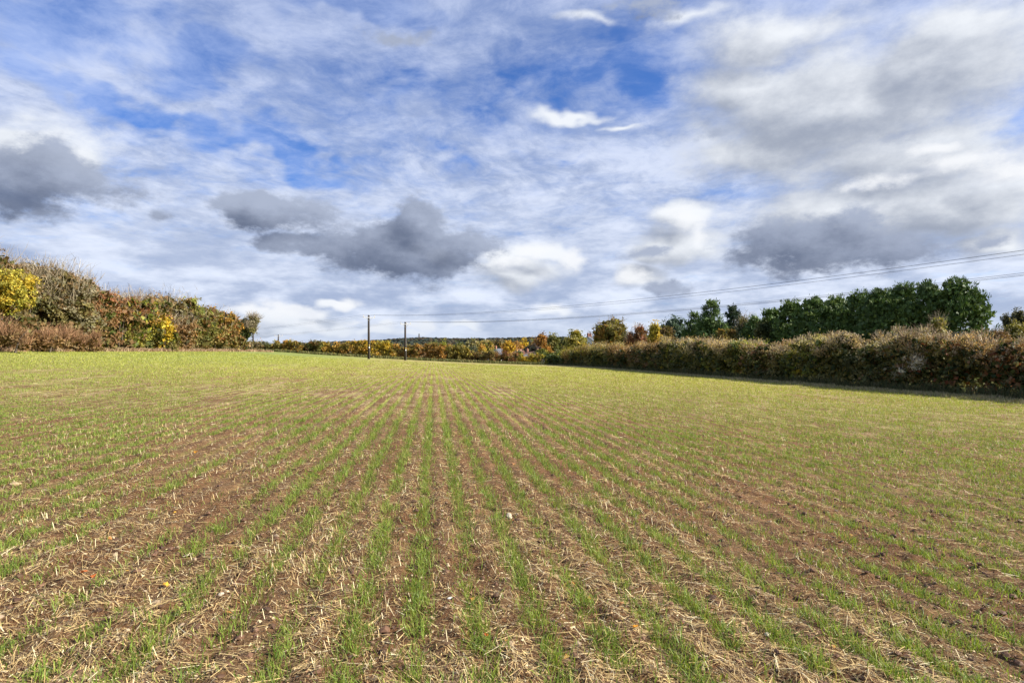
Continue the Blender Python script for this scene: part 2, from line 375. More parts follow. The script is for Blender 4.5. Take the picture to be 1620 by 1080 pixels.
# ------------------------------------------------------------------ crop, straw, stones near the viewer
def scatter(n0, y0, y1, power, margin=1.12):
    """points on the visible part of the field, thinner with distance; n0 = number"""
    r = rng.random(n0)
    if power == 1: Y = y0+(y1-y0)*r
    else: Y = (y0**(2-power)+(y1**(2-power)-y0**(2-power))*r)**(1/(2-power)) if power != 2 else y0*(y1/y0)**r
    X = (rng.random(n0)*2-1)*(.92*margin*Y+.9)
    return X, Y
def edge_ok(X, Y): s = X+ROWD*Y; return (s > -35.2) & (s < 29) & (Y < 139)
def greenness(X, Y):
    s = X+ROWD*Y
    g = fbm(s*.9+40, Y*.28, 3, 4)+.35*(fbm(X*.12, Y*.12, 77, 3)-.5)
    left = np.clip(-(s+1.5)/8, 0, 1)*np.clip(1-(Y-14)/22, 0, 1); right = np.clip((s-.9)/4, 0, 1)
    fl = np.clip((-s-8)/15, 0, 1)*np.clip((Y-20)/18, 0, 1)
    return g+.06-.05*left+.15*right+.16*fl
def blades(name, n0, y0, y1, seg, dens_label):
    X, Y = scatter(n0, y0, y1, 1 if seg == 2 else 2)
    s = X+ROWD*Y; k = np.round((s-OFF)/SP)
    gr = fbm(k*3.7, Y*.55, 13, 3)
    row = k*SP+OFF+.05*(vnoise(k*0.0+X*.3, Y*.8, 8)-.5)
    off = rng.normal(size=len(X))*(.030+.040*rng.random(len(X)))
    stray = rng.random(len(X)) < np.where(Y < 8, .06, .10)
    s2 = np.where(stray, s, row+off); X = s2-ROWD*Y
    gn = greenness(X, Y)+.35*(gr-.5)
    tuft = fbm(s2*7, Y*5.5, 41, 2)
    keep = (rng.random(len(X)) < np.clip((gn-.34)*5.5, .05, 1)*np.clip((tuft-.30)*4.5, .12, 1)) & edge_ok(X, Y)
    X, Y, gn = X[keep], Y[keep], gn[keep]; n = len(X)
    D = unit(np.stack([rng.normal(size=n)*.38, rng.normal(size=n)*.38, np.ones(n)], -1))
    L = (.045+.065*rng.random(n)**1.0)*(.72+.6*np.clip(gn, .2, .8)); px = Y/569
    w = np.maximum(.0036+.002*rng.random(n), px*.40*np.maximum(Y/13, 1)**.35)
    L = np.where(Y > 25, L*1.1, L)
    P = np.stack([X, Y, G(X, Y)-.006], -1)
    az = rng.random(n)*2*np.pi; sd_ = np.stack([np.cos(az), np.sin(az), np.zeros(n)], -1)
    # mostly seen broadside at a distance so the crop keeps its cover
    base = np.array([[.12, .205, .032]])*1.0
    mixc = rng.random((n, 1)); c = base*(1-mixc)+np.array([[.29, .36, .06]])*mixc
    yel = rng.random((n, 1)) < .10; c = np.where(yel, np.array([[.34, .30, .10]]), c)
    farm = np.clip((Y-11)/28, 0, 1)[:, None]; c = c*(1-farm)+farm*(c*.55+np.array([[.27, .25, .055]]))
    a = sd_*(w/2)[:, None]; bend = np.stack([rng.normal(size=n), rng.normal(size=n), -np.abs(rng.normal(size=n))*.6], -1)*(L*.28)[:, None]
    if seg == 2:
        Mi = P+D*(L*.55)[:, None]; T = P+D*L[:, None]+bend
        V = np.stack([P-a*.8, P+a*.8, Mi+a, Mi-a, T], 1).reshape(-1, 3)
        i = np.arange(n)[:, None]*5
        loops = (i+np.array([[0, 1, 2, 3, 3, 2, 4]])).ravel(); sizes = np.tile([4, 3], n)
        me = mesh_raw(name, V, loops, sizes, np.repeat(c, 5, 0))
    else:
        T = P+D*L[:, None]+bend*.6
        V = np.stack([P-a, P+a, T], 1).reshape(-1, 3)
        me = mesh_raw(name, V, np.arange(n*3), np.full(n, 3), np.repeat(c, 3, 0))
    return tag(link(name, me, M_blade), dens_label, 'crop', kind='stuff'), n
_, na = blades('cereal_seedlings', 215000, 1.9, 13, 2, 'young green cereal seedlings growing in narrow drilled rows in the foreground')
_, nb_ = blades('cereal_seedlings', 470000, 13, 95, 1, 'thin green cereal crop covering the middle and far field')

def straw(name, n0, y0, y1, power, label):
    X, Y = scatter(n0, y0, y1, power)
    s = X+ROWD*Y; ph = np.abs(((s-OFF)/SP) % 1-.5)*2          # 1 on the row, 0 between rows
    pt = fbm(s*1.1, Y*.6, 61, 4)+.10*np.clip(-s/5, -.3, 1)
    keep = (rng.random(len(X)) < np.clip((pt-.36)*5.0, .10, 1)*np.clip(1.15-.75*ph, .3, 1)) & edge_ok(X, Y)
    X, Y, pt = X[keep], Y[keep], pt[keep]; n = len(X); px = Y/569
    sp_ = fbm(X*.9+30, Y*.45, 123, 3)                          # patches where the cut stubble still stands
    st = rng.random(n) < np.where(sp_ > .60, .26, .05)*np.where(Y > 18, .6, 1)                                    # cut stubble still standing
    az = rng.normal(size=n)*.75+np.where(rng.random(n) < .5, 0, np.pi)+.9+fbm(X*1.5, Y*1.5, 90, 2)*3
    el = np.where(st, .65+rng.random(n)*.8, rng.normal(size=n)*.12+.04)
    D = np.stack([np.cos(az)*np.cos(el), np.sin(az)*np.cos(el), np.sin(el)], -1)
    L = np.where(st, .03+.05*rng.random(n), .02+.125*rng.random(n)**2.4)
    w = np.maximum(.0018+.0028*rng.random(n)**1.5, px*.33)
    P = np.stack([X, Y, G(X, Y)+np.where(st, -.005, .004+.012*rng.random(n))], -1)
    E = P+D*L[:, None]; gz = G(E[:, 0], E[:, 1]); E[:, 2] = np.where(st, E[:, 2], np.maximum(gz+.004, .6*E[:, 2]+.4*(gz+.008)))
    side = unit(np.stack([-np.sin(az), np.cos(az), rng.normal(size=n)*.35], -1))*(w/2)[:, None]
    Q = np.stack([P-side, P+side, E+side*.8, E-side*.8], 1)
    t1 = rng.random((n, 1)); c = np.array([[.70, .53, .24]])*(1-t1)+np.array([[.43, .29, .125]])*t1
    dk = rng.random((n, 1)) < .32; c = np.where(dk, np.array([[.19, .13, .075]]), c)
    pl = rng.random((n, 1)) < np.where(st, .35, .08)[:, None]; c = np.where(pl, np.array([[.78, .68, .42]]), c)
    if y0 > 5:                                                  # a few pixels at most: one tapering sliver each
        T3 = np.stack([Q[:, 0], Q[:, 1], (Q[:, 2]+Q[:, 3])/2], 1)
        return tag(link(name, mesh_raw(name, T3.reshape(-1, 3), np.arange(n*3), np.full(n, 3), np.repeat(c, 3, 0)), M_straw), label, 'straw', kind='stuff'), n
    return tag(quads(name, M_straw, Q, c), label, 'straw', kind='stuff'), n
_, ns1 = straw('chopped_straw', 185000, 1.9, 12, 2, 'pale chopped straw and stubble lying between the foreground rows')
_, ns2 = straw('chopped_straw', 300000, 12, 80, 2, 'pale straw scattered over the middle of the field')

X, Y = scatter(125000, 1.9, 16, 2); n = len(X); px = Y/569
A = rng.random(n)*6.28; Lc = np.maximum(.006+.02*rng.random(n)**2, px*.8); Pc = np.stack([X, Y, G(X, Y)+.004], -1)
Dc = np.stack([np.cos(A), np.sin(A), .25*rng.normal(size=n)], -1)*Lc[:, None]; Sc = np.stack([-np.sin(A), np.cos(A), .4*rng.normal(size=n)], -1)*(Lc*.33)[:, None]
cf = np.array([[.46, .33, .17], [.30, .20, .10], [.58, .47, .28], [.13, .075, .04], [.09, .05, .03], [.24, .13, .07]])[rng.integers(0, 6, n)]*(.8+.4*rng.random((n, 1)))
T3 = np.stack([Pc-Sc, Pc+Sc, Pc+Dc], 1)
tag(link('chaff', mesh_raw('chaff', T3.reshape(-1, 3), np.arange(n*3), np.full(n, 3), np.repeat(cf, 3, 0)), M_straw), 'fine chaff and crumbs covering the soil between the rows', 'chaff', kind='stuff')

# clods and small stones: one joined part of the ground, too many to count
def pebble_mesh(pts, sizes, cols, name, m, label, cat):
    ico = []; tt = (1+5**.5)/2
    ico = unit(np.array([(-1,tt,0),(1,tt,0),(-1,-tt,0),(1,-tt,0),(0,-1,tt),(0,1,tt),(0,-1,-tt),(0,1,-tt),(tt,0,-1),(tt,0,1),(-tt,0,-1),(-tt,0,1)], float))
    fc = np.array([(0,11,5),(0,5,1),(0,1,7),(0,7,10),(0,10,11),(1,5,9),(5,11,4),(11,10,2),(10,7,6),(7,1,8),(3,9,4),(3,4,2),(3,2,6),(3,6,8),(3,8,9),(4,9,5),(2,4,11),(6,2,10),(8,6,7),(9,8,1)])
    n = len(pts); sc = sizes[:, None, None]*np.stack([.8+.6*rng.random(n), .8+.6*rng.random(n), .5+.3*rng.random(n)], -1)[:, None, :]
    V = ico[None]*sc*(.75+.5*rng.random((n, 12, 1)))+pts[:, None, :]
    loops = (fc[None]+np.arange(n)[:, None, None]*12).reshape(-1)
    return tag(link(name, mesh_raw(name, V.reshape(-1, 3), loops, np.full(n*20, 3), np.repeat(cols, 12, 0)), m), label, cat, kind='stuff')
X, Y = scatter(2400, 1.9, 11, 1); sz = .004+.016*rng.random(len(X))**3
pebble_mesh(np.stack([X, Y, G(X, Y)+sz*.2], -1), sz, np.array([[.34, .25, .16]])*(.5+.9*rng.random((len(X), 1))), 'small_stones', M_straw, 'small buff stones scattered between the rows', 'stones')
X, Y = scatter(4200, 1.9, 8, 1); sz = .005+.022*rng.random(len(X))**2.2
pebble_mesh(np.stack([X, Y, G(X, Y)+sz*.1], -1), sz, np.array([[.15, .082, .048]])*(.6+.7*rng.random((len(X), 1))), 'soil_clods', M_straw, 'crumbly brown soil clods between the rows', 'soil')
X, Y = scatter(420, 2.2, 22, 1.3); n = len(X); az = rng.random(n)*6.28; r = (.008+.011*rng.random(n))*np.maximum(1, Y/12)
U = np.stack([np.cos(az), np.sin(az), rng.normal(size=n)*.35], -1)*r[:, None]; V = np.stack([-np.sin(az), np.cos(az), rng.normal(size=n)*.35], -1)*(r*.7)[:, None]
P = np.stack([X, Y, G(X, Y)+.018], -1); cc = np.array([[.42, .20, .05], [.50, .30, .07], [.25, .09, .04]])[rng.integers(0, 3, n)]
tag(quads('leaf_litter', M_leaf, np.stack([P-U, P+V, P+U, P-V], 1), cc), 'tiny autumn leaves blown thinly over the field', 'leaves', kind='stuff')

# leaves and stones one can point to
def lone_leaf(px, py, size, col, label, name='fallen_leaf'):
    x, y = at(px, py); z = float(G(x, y))+.03
    m = MB(); n = 12; V = [(0, 0, .006)]; rad = []
    for k in range(n):
        a = 2*math.pi*k/n; r = size*(1 if k % 2 == 0 else .66)*random.uniform(.8, 1.1)*(1.25 if k == 0 else 1)
        V.append((r*math.cos(a), .75*r*math.sin(a), .3*size*math.cos(2*a)*random.uniform(.5, 1.2)))
    me = bpy.data.meshes.new(name); f = [(0, k+1, (k+1) % n+1) for k in range(n)]
    V.append((size*1.9, .1*size, .2*size)); V.append((size*1.9, .16*size, .2*size)); f.append((1, len(V)-2, len(V)-1))
    me.from_pydata(V, [], f); a = me.color_attributes.new('leaf_colour', 'FLOAT_COLOR', 'POINT')
    for i in range(len(V)): q_ = random.uniform(.8, 1.15); a.data[i].color = (col[0]*q_, col[1]*q_, col[2]*q_, 1)
    me.update(); o = link(name, me, M_leaf); o.location = (x, y, z); o.rotation_euler = (random.uniform(.25, .6), random.uniform(-.3, .3), random.uniform(0, 6))
    tag(o, label, 'leaf', 'autumn leaves lying on the field')
OR, YO, RB, BR = (.75, .33, .03), (.80, .48, .06), (.50, .14, .04), (.50, .25, .10)
lone_leaf(262, 930, .030, YO, 'bright orange leaf lying on soil left of centre foreground')
lone_leaf(133, 914, .027, RB, 'left one of two touching russet leaves beside a green row')
lone_leaf(148, 915, .022, (.6, .18, .05), 'right one of two touching russet leaves beside a green row')
lone_leaf(932, 953, .025, OR, 'orange leaf beside green blades right of the centre foreground')
lone_leaf(983, 963, .028, BR, 'curled tan leaf between two green tufts right of centre')
lone_leaf(1005, 1008, .024, OR, 'narrow orange leaf resting in a green row near the bottom edge')
lone_leaf(770, 1013, .020, (.7, .14, .03), 'small red leaf at the foot of a green tuft near the bottom')
lone_leaf(747, 949, .020, (.6, .30, .07), 'dull orange leaf caught in a green row left of the white stone')
lone_leaf(310, 718, .040, OR, 'red orange leaf on brown soil in the left middle distance')
lone_leaf(36, 822, .032, (.7, .25, .06), 'orange leaf near the left edge below the pale stone')
lone_leaf(276, 817, .028, YO, 'yellow orange leaf amid straw left of centre')
lone_leaf(813, 738, .032, BR, 'brown leaf standing in a row just right of centre')
lone_leaf(174, 858, .026, (.6, .28, .08), 'faded brown leaf lying in straw behind the russet pair')
def lone_stone(px, py, size, m_, label):
    x, y = at(px, py); z = float(G(x, y)); me = bpy.data.meshes.new('stone'); import bmesh
    bm = bmesh.new(); bmesh.ops.create_icosphere(bm, subdivisions=2, radius=size)
    k = [random.uniform(.75, 1.2) for _ in range(3)]
    for v in bm.verts:
        v.co.x *= k[0]*1.15; v.co.y *= k[1]; v.co.z *= .62*k[2]; v.co *= 1+.16*math.sin(v.co.x*90/size*.03+k[0]*9)+random.uniform(-.06, .06)
    bm.to_mesh(me); bm.free(); o = link('stone', me, m_); o.location = (x, y, z+size*.12); o.rotation_euler = (0, .2, random.uniform(0, 6))
    tag(o, label, 'stone', 'loose stones lying on the field')
lone_stone(712, 953, .017, M_chalk, 'round white stone between two green rows in the centre foreground')
lone_stone(350, 947, .017, M_flint, 'small white stone on bare soil right of the orange leaf')
lone_stone(294, 882, .016, M_flint, 'small pale stone on brown soil behind the orange leaf')
lone_stone(247, 955, .030, M_flint2, 'buff stone just left below the bright orange leaf')
lone_stone(25, 770, .042, M_flint2, 'large pale yellow stone at the left edge of the field')
lone_stone(804, 1022, .026, M_flint2, 'pale yellow stone at the bottom centre of the field')
lone_stone(803, 920, .022, M_flint2, 'buff stone on soil just right of the centre line')
lone_stone(806, 820, .034, M_flint, 'flat pale stone beside a green row in the middle distance')
lone_stone(1215, 1005, .020, M_flint, 'pale stone in shade between rows at lower right')

# ------------------------------------------------------------------ vegetation
def pick(pal, n):
    w = np.array([p[1] for p in pal], float); return np.array([p[0] for p in pal])[rng.choice(len(pal), n, p=w/w.sum())]
def lobes_round(w, dpt, h, z0, n=14, flat=1.0):
    """uneven crown: (centre, radii) of overlapping masses filling a w x dpt x (h-z0) volume"""
    c = np.array([0, 0, (z0+h)/2]); r = np.array([w/2, dpt/2, (h-z0)/2])*1.08; out = []
    for i in range(n):
        v = unit(rng.normal(size=3)); rr_ = rng.uniform(.28, .46)
        out.append((c+v*r*(1-rr_)*rng.uniform(.75, 1.04), r*rr_*rng.uniform(.85, 1.2, 3)))
    out.append((c, r*.62)); return out
def lobes_hedge(w, dpt, h, z0=0, n=None, prof=.25):
    out = []; n = n or max(8, int(w*h/1.6))
    for i in range(n):
        x_ = rng.uniform(-.5, .5)*w; z_ = z0+(h-z0)*rng.uniform(0, 1)**.85; r_ = rng.uniform(.16, .27)*min(h, 5)
        lim = dpt/2*(1-prof*z_/h)
        out.append((np.array([x_*(1-.15*(z_/h)**2), rng.choice([-1, 1], p=[.72, .28])*max(lim-r_*.6, .1)*rng.uniform(.7, 1), min(max(z_, r_*.5), h-r_*.75)]), np.array([r_*1.15, r_*.8, r_*rng.uniform(.8, 1.1)])))
    out.append((np.array([0, 0, h*.45]), np.array([w*.5, dpt*.32, h*.45]))); return out
def foliage(parent, name, lobes, size, count, pal, pal_top=None, top=None, m_=None, clump=None, up=0, fill=True, inner=.18, tl=(.50, .84)):
    m_ = m_ or M_leaf; C = np.array([l[0] for l in lobes]); Rr = np.array([l[1] for l in lobes])
    area = (Rr.prod(1))**(2/3); area /= area.sum(); per = 22; nc = max(6, count//per); clump = clump or size*2.4
    li = rng.choice(len(lobes), nc, p=area); v = unit(rng.normal(size=(nc, 3)))
    rad = np.where(rng.random(nc) < inner, rng.uniform(.3, .75, nc), rng.uniform(.82, 1.06, nc))
    cc = C[li]+v*Rr[li]*rad[:, None]
    cc[:, 2] = np.maximum(cc[:, 2], size*.5)
    def patch(p_, seed, sc_):                       # colours come in patches a few clumps wide
        v_ = fbm(cc[:, 0]*sc_+cc[:, 1]*.4*sc_+parent.location.x, cc[:, 2]*sc_+parent.location.y, seed, 2)+rng.normal(size=nc)*.045
        r_ = np.argsort(np.argsort(v_))/nc; w_ = np.cumsum([q_[1] for q_ in p_]); return np.array([q_[0] for q_ in p_])[np.minimum(np.searchsorted(w_/w_[-1], r_), len(p_)-1)]
    psc = 1.0/max(clump*4, 1.5)
    col = patch(pal, 3, psc)
    if pal_top is not None:
        f = sstep(cc[:, 2]+rng.normal(size=nc)*.07*top, top*tl[0], top*tl[1])
        col = np.where((rng.random(nc) < f)[:, None], patch(pal_top, 8, psc), col)
    mean_ = col.mean(0); col = (col*.68+mean_*.32)*(.80+.40*rng.random((nc, 1)))
    n = nc*per; k = np.repeat(np.arange(nc), per)
    P = cc[k]+rng.normal(size=(n, 3))*clump*.5*np.array([1, 1, .75])
    P[:, 2] = np.maximum(P[:, 2], .03)
    sz = size*(.6+.8*rng.random(n)); nrm = unit(v[k]*.9+rng.normal(size=(n, 3))*.8+np.array([0, 0, .35+up]))
    U = unit(np.cross(nrm, rng.normal(size=(n, 3)))); Wv = np.cross(nrm, U)
    if up: U = unit(v[k]*.5+np.array([0, 0, up])+rng.normal(size=(n, 3))*.35); Wv = unit(np.cross(nrm, U)); 
    a = U*(sz*.62*(1.5 if up else 1))[:, None]; b_ = Wv*(sz*(.26 if up else .42))[:, None]
    Q = np.stack([P-a, P+b_*1.0-a*.1, P+a, P-b_-a*.1], 1)
    # the tangle of leaves and shoots inside the lobes, which keeps the sky and the field behind from showing through
    ni = int(min(C.shape[0]*150, n*.35)); li = rng.choice(len(lobes), ni, p=area); vi = unit(rng.normal(size=(ni, 3)))
    Pi = C[li]+vi*Rr[li]*(rng.random((ni, 1))**.5*.72); Pi[:, 2] = np.maximum(Pi[:, 2], .1)
    rs = np.minimum(Rr[li].min(1)*.55, size*1.7); Ui = unit(rng.normal(size=(ni, 3))); Wi = unit(np.cross(Ui, rng.normal(size=(ni, 3))))
    Qi = np.stack([Pi-Ui*rs[:, None], Pi+Wi*(rs*.8)[:, None], Pi+Ui*rs[:, None], Pi-Wi*(rs*.8)[:, None]], 1)
    j = rng.integers(0, nc, ni) if pal_top is None else np.array([0]*ni); ci = col[j] if pal_top is None else pick(pal, ni)
    Q = np.concatenate([Q, Qi]) if fill else Q
    cq = np.concatenate([col[k]*(.85+.3*rng.random((n, 1))), ci*.9]) if fill else col[k]*(.85+.3*rng.random((n, 1)))
    return quads(name, m_, Q, cq, parent)
def twigs(parent, name, lobes, n, L, w, pal, zmin=0, up=1.0, spread=.7, m_=None):
    n = int(n*.8); w = w*.72
    C = np.array([l[0] for l in lobes]); Rr = np.array([l[1] for l in lobes]); li = rng.integers(0, len(lobes), n)
    v = unit(rng.normal(size=(n, 3))); v[:, 2] = np.abs(v[:, 2])*.8+.1; v = unit(v)
    P = C[li]+v*Rr[li]*rng.uniform(.7, 1.0, (n, 1)); ok = P[:, 2] > zmin; P = P[ok]; v = v[ok]; n = len(P)
    D = unit(v*spread+np.array([0, 0, up])+rng.normal(size=(n, 3))*.38); LL = L*(.4+.9*rng.random(n))
    Q = strips(P, D, LL, w*(.7+.6*rng.random(n))); c = pick(pal, n)*(.75+.5*rng.random((n, 1)))
    # side shoots
    k = rng.integers(0, n, n*2); tt = rng.uniform(.3, .95, n*2); P2 = P[k]+D[k]*(LL[k]*tt)[:, None]
    D2 = unit(D[k]+rng.normal(size=(n*2, 3))*.6); Q2 = strips(P2, D2, LL[k]*.42, np.full(n*2, w*.7)); c2 = c[k]
    return tag(quads(name, m_ or M_twig, np.concatenate([Q, Q2]), np.concatenate([c, c2]), parent), kind='stuff')
def trunk(parent, h, r, crown_z, spread, n=7, lean=0):
    m_ = MB(); top = Vector((lean, 0, h)); m_.tube([(0, 0, -.3), (0, 0, .15*h), (lean*.4, .05, .5*h), (lean, 0, h)], [r*1.35, r, r*.75, r*.2], 8)
    for i in range(n):
        a = 2*math.pi*i/n+random.uniform(-.4, .4); z0 = crown_z*.7+(h-crown_z*.7)*random.uniform(0, .7)
        l = spread*random.uniform(.6, 1); b0 = Vector((lean*z0/h, 0, z0)); e = b0+Vector((math.cos(a)*l, math.sin(a)*l, l*random.uniform(.5, .9)))
        md = (b0+e)/2+Vector((0, 0, -.08*l)); m_.tube([b0, md, e], [r*.42, r*.28, r*.08], 5)
    return m_.build('trunk', M_bark, parent, True)
def leafsz(Y, k=1.0): return max(.085, 1.75*Y/569*k)
GRN = [((.07, .095, .022), 3), ((.10, .125, .028), 3), ((.15, .165, .04), 2)]
DGR = [((.035, .060, .018), 4), ((.06, .085, .025), 3), ((.11, .13, .04), 2)]
YEL = [((.62, .42, .04), 5), ((.46, .39, .055), 3), ((.30, .29, .05), 2)]
YGR = [((.34, .33, .045), 3), ((.22, .26, .04), 3), ((.45, .36, .05), 1)]
RED = [((.27, .095, .045), 4), ((.33, .14, .055), 3), ((.19, .11, .05), 2)]
ORG = [((.44, .21, .04), 4), ((.48, .28, .05), 3), ((.26, .16, .05), 2)]
BRN = [((.24, .135, .06), 4), ((.30, .185, .08), 3), ((.16, .115, .045), 2)]
OLV = [((.19, .17, .05), 4), ((.25, .21, .06), 3), ((.12, .13, .035), 2)]
GRY = [((.25, .23, .14), 3), ((.19, .18, .10), 2), ((.32, .28, .18), 2)]
PNK = [((.47, .35, .22), 4), ((.38, .26, .15), 3), ((.56, .47, .33), 2)]
STW = [((.54, .45, .25), 3), ((.44, .38, .20), 3), ((.60, .53, .35), 2)]
BTW = [((.28, .15, .08), 3), ((.38, .24, .13), 1), ((.19, .11, .06), 2)]
TWG = [((.32, .26, .17), 3), ((.22, .17, .11), 3), ((.44, .38, .27), 1)]
def mixp(*ps): return [(c, w*k) for p_, k in ps for c, w in p_]

def shrub(px, Y, ptop, wpx, label, pal, pal_top=None, cat='shrub', name='hedge_shrub', group=None, depth=3.5, tw=0, twl=.9, dens=1.0, hedge=True, twp=None, base_drop=0, sk=1.0, twz=.55, tww=1.0):
    X = (px-810)/F*Y; z = Hf(X, Y)-base_drop; h = EYE+(540-ptop)/F*Y-z; w = wpx/F*Y
    th = thing(name, label, cat, (X, Y, z), group, rz=math.atan(ROWD) if hedge else 0)
    if hedge == 'side': pass
    L = lobes_hedge(w, depth, h) if hedge else lobes_round(w, w*.9, h, .05*h)
    sz = leafsz(Y, sk); cnt = int(dens*3.0*w*h/(sz*sz*.5))
    return th, L, sz, cnt, h, w, z
# ---- left hedgerow: shrubs along a line s = -37..-39; their long side follows the rows
def left_shrub(px, ptop, wpx, label, pal, ds=0, pal_top=None, tw=0, twl=.9, dens=1.0, group='shrubs of the left hedgerow', cat='shrub', h_over=None, base=0, round_=False, depth=3.6, inner=.18, name='hedge_shrub'):
    s0 = -38-ds; u = (px-810)/F; Y = s0/(u+ROWD); X = u*Y; z = Hf(X, Y)
    h = EYE+(540-ptop)/F*Y-z; w = wpx/F*Y*(1 if round_ else 1.7)
    th = thing(name, label, cat, (X, Y, z), group, rz=0 if round_ else R(62))
    L = lobes_round(w, w*.9, h, base) if round_ else lobes_hedge(w, depth, h, base)
    sz = leafsz(Y); cnt = int(dens*2.3*w*(h-base)/(sz*sz*.5)); cnt = min(cnt, 15000)
    foliage(th, 'foliage', L, sz, cnt, pal, pal_top, h, inner=inner, tl=(.30, .58))
    if tw: twigs(th, 'twigs', L, tw, twl, .026+.0004*Y, BTW if name == 'bramble' else TWG, h*.2 if name == 'bramble' else h*.55, 1.1)
    for i in range(4):
        st = MB(); a = random.uniform(-.35, .35)*w; b_ = random.uniform(-.8, .8); st.tube([(a, b_, -.2), (a*1.1, b_, h*.4), (a*1.3, b_*1.2, h*.75)], [.09, .06, .03], 5); st.build('stem', M_bark, th)
    return th
left_shrub(-330, 345, 150, 'last mixed shrub of the left hedge, well outside the frame', mixp((GRN, 1), (BRN, 1)), dens=.22)
left_shrub(-190, 380, 130, 'tall mixed hedge shrub beyond the left edge', mixp((GRN, 1), (BRN, 1)), dens=.25)
left_shrub(-70, 392, 110, 'tall brown green hedge shrub cut by the left edge', mixp((GRN, 1), (BRN, 1)), tw=500, twl=1.4)
left_shrub(40, 420, 95, 'tall grey bare-topped shrub behind the yellow maple at far left', mixp((GRY, 3), (BRN, 2), (OLV, 2)), 1.0, tw=1900, twl=1.7, dens=.8)
left_shrub(66, 424, 50, 'brown grey shrub rising between the yellow maple and its neighbour', mixp((GRY, 2), (BRN, 2), (OLV, 2)), 1.2, tw=500, twl=1.0)
left_shrub(92, 438, 52, 'grey green twiggy shrub right of the yellow maple', mixp((GRY, 3), (OLV, 3), (BRN, 1)), .5, pal_top=mixp((GRY, 3), (RED, 1), (BRN, 2)), tw=700, twl=.9)
left_shrub(126, 454, 60, 'hawthorn with dark red top sloping down to the right', mixp((GRN, 2), (OLV, 2), (BRN, 2)), .3, pal_top=mixp((RED, 3), (BRN, 2)), tw=700, twl=.9)
left_shrub(164, 466, 58, 'rusty brown hawthorn with green base left of the thin upright twigs', mixp((GRN, 3), (BRN, 2), (YGR, 1)), 0, pal_top=mixp((RED, 2), (BRN, 3)), tw=500)
left_shrub(190, 466, 46, 'grey upright twigs rising behind the rusty hawthorns', mixp((GRY, 2), (BRN, 3)), 3, tw=900, twl=1.5, dens=.6)
left_shrub(202, 471, 52, 'orange red hawthorn glowing above green brambles', mixp((GRN, 2), (YGR, 2), (BRN, 1)), -.4, pal_top=mixp((RED, 4), (ORG, 2)), tw=400)
left_shrub(230, 473, 48, 'brown and rust shrub just left of the yellow field maple', mixp((GRN, 3), (OLV, 2)), .2, pal_top=mixp((RED, 2), (BRN, 2), (ORG, 1)), tw=500)
left_shrub(256, 486, 34, 'slim yellow field maple in the middle of the left hedge', YEL, -1.2, pal_top=YEL, dens=1.1, round_=True, cat='small tree', name='yellow_maple')
left_shrub(262, 470, 40, 'green and grey shrub behind the slim yellow maple', mixp((OLV, 2), (BRN, 2), (GRY, 1)), 2.2, tw=500, twl=1.2, dens=.8)
left_shrub(289, 470, 40, 'tallest green ivy-topped shrub right of the slim yellow maple', mixp((OLV, 3), (BRN, 3), (GRN, 1)), .8, pal_top=mixp((YGR, 2), (OLV, 3), (GRN, 1)), tw=260, twl=2.0)
left_shrub(284, 500, 32, 'brown twiggy shrub in front of the tallest green one', mixp((BRN, 4), (GRY, 2)), -1.3, pal_top=mixp((BRN, 3), (ORG, 1)), tw=500)
left_shrub(312, 484, 36, 'golden olive shrub between the tallest shrub and the red one', mixp((OLV, 3), (BRN, 2), (YGR, 1)), .2, pal_top=mixp((ORG, 1), (OLV, 2), (YGR, 1)), tw=300)
left_shrub(342, 490, 36, 'russet red shrub near the far end of the left hedge', mixp((OLV, 3), (BRN, 2)), 0, pal_top=mixp((RED, 3), (ORG, 3)), tw=250)
left_shrub(364, 501, 26, 'rust brown shrub sloping down beside the ivy-clad tree', mixp((OLV, 2), (BRN, 2), (GRN, 1)), -.3, pal_top=mixp((ORG, 2), (BRN, 2), (GRN, 1)), tw=120)
left_shrub(388, 541, 20, 'low grey bramble under the ivy-clad tree', mixp((GRY, 3), (BRN, 2)), 0, tw=120, twl=.6)
# the yellow maple at the left edge, in front of the others
X, Y = -43.0, 46.0
# bramble bank at the foot of the left hedge
for (px, top, w, lb) in [(-60, 505, 120, 'dead brown bramble bank outside the left edge'), (34, 522, 90, 'dead brown bramble bank below the yellow maple'), (104, 536, 60, 'low brown bramble bank right of the first one')]:
    left_shrub(px, top, w, lb, mixp((BRN, 4), ([((.24, .14, .08), 3)], 1)), -2.4, tw=1600, twl=.9, dens=.9, cat='brambles', depth=2.2, group='bramble bank', name='bramble')
u = (14-810)/F; Y = -35.8/(u+ROWD); X = u*Y; z = Hf(X, Y)
th = thing('maple_tree', 'bright yellow maple at the far left edge with dark gap beneath', 'tree', (X, Y, z))
hh = EYE+(540-424)/F*Y-z; L = lobes_round(5.2, 4.2, hh, 2.9, 16); foliage(th, 'crown', L, .13, 15000, mixp((YEL, 5), (YGR, 1))); trunk(th, hh*.9, .14, 2.6, 1.8)
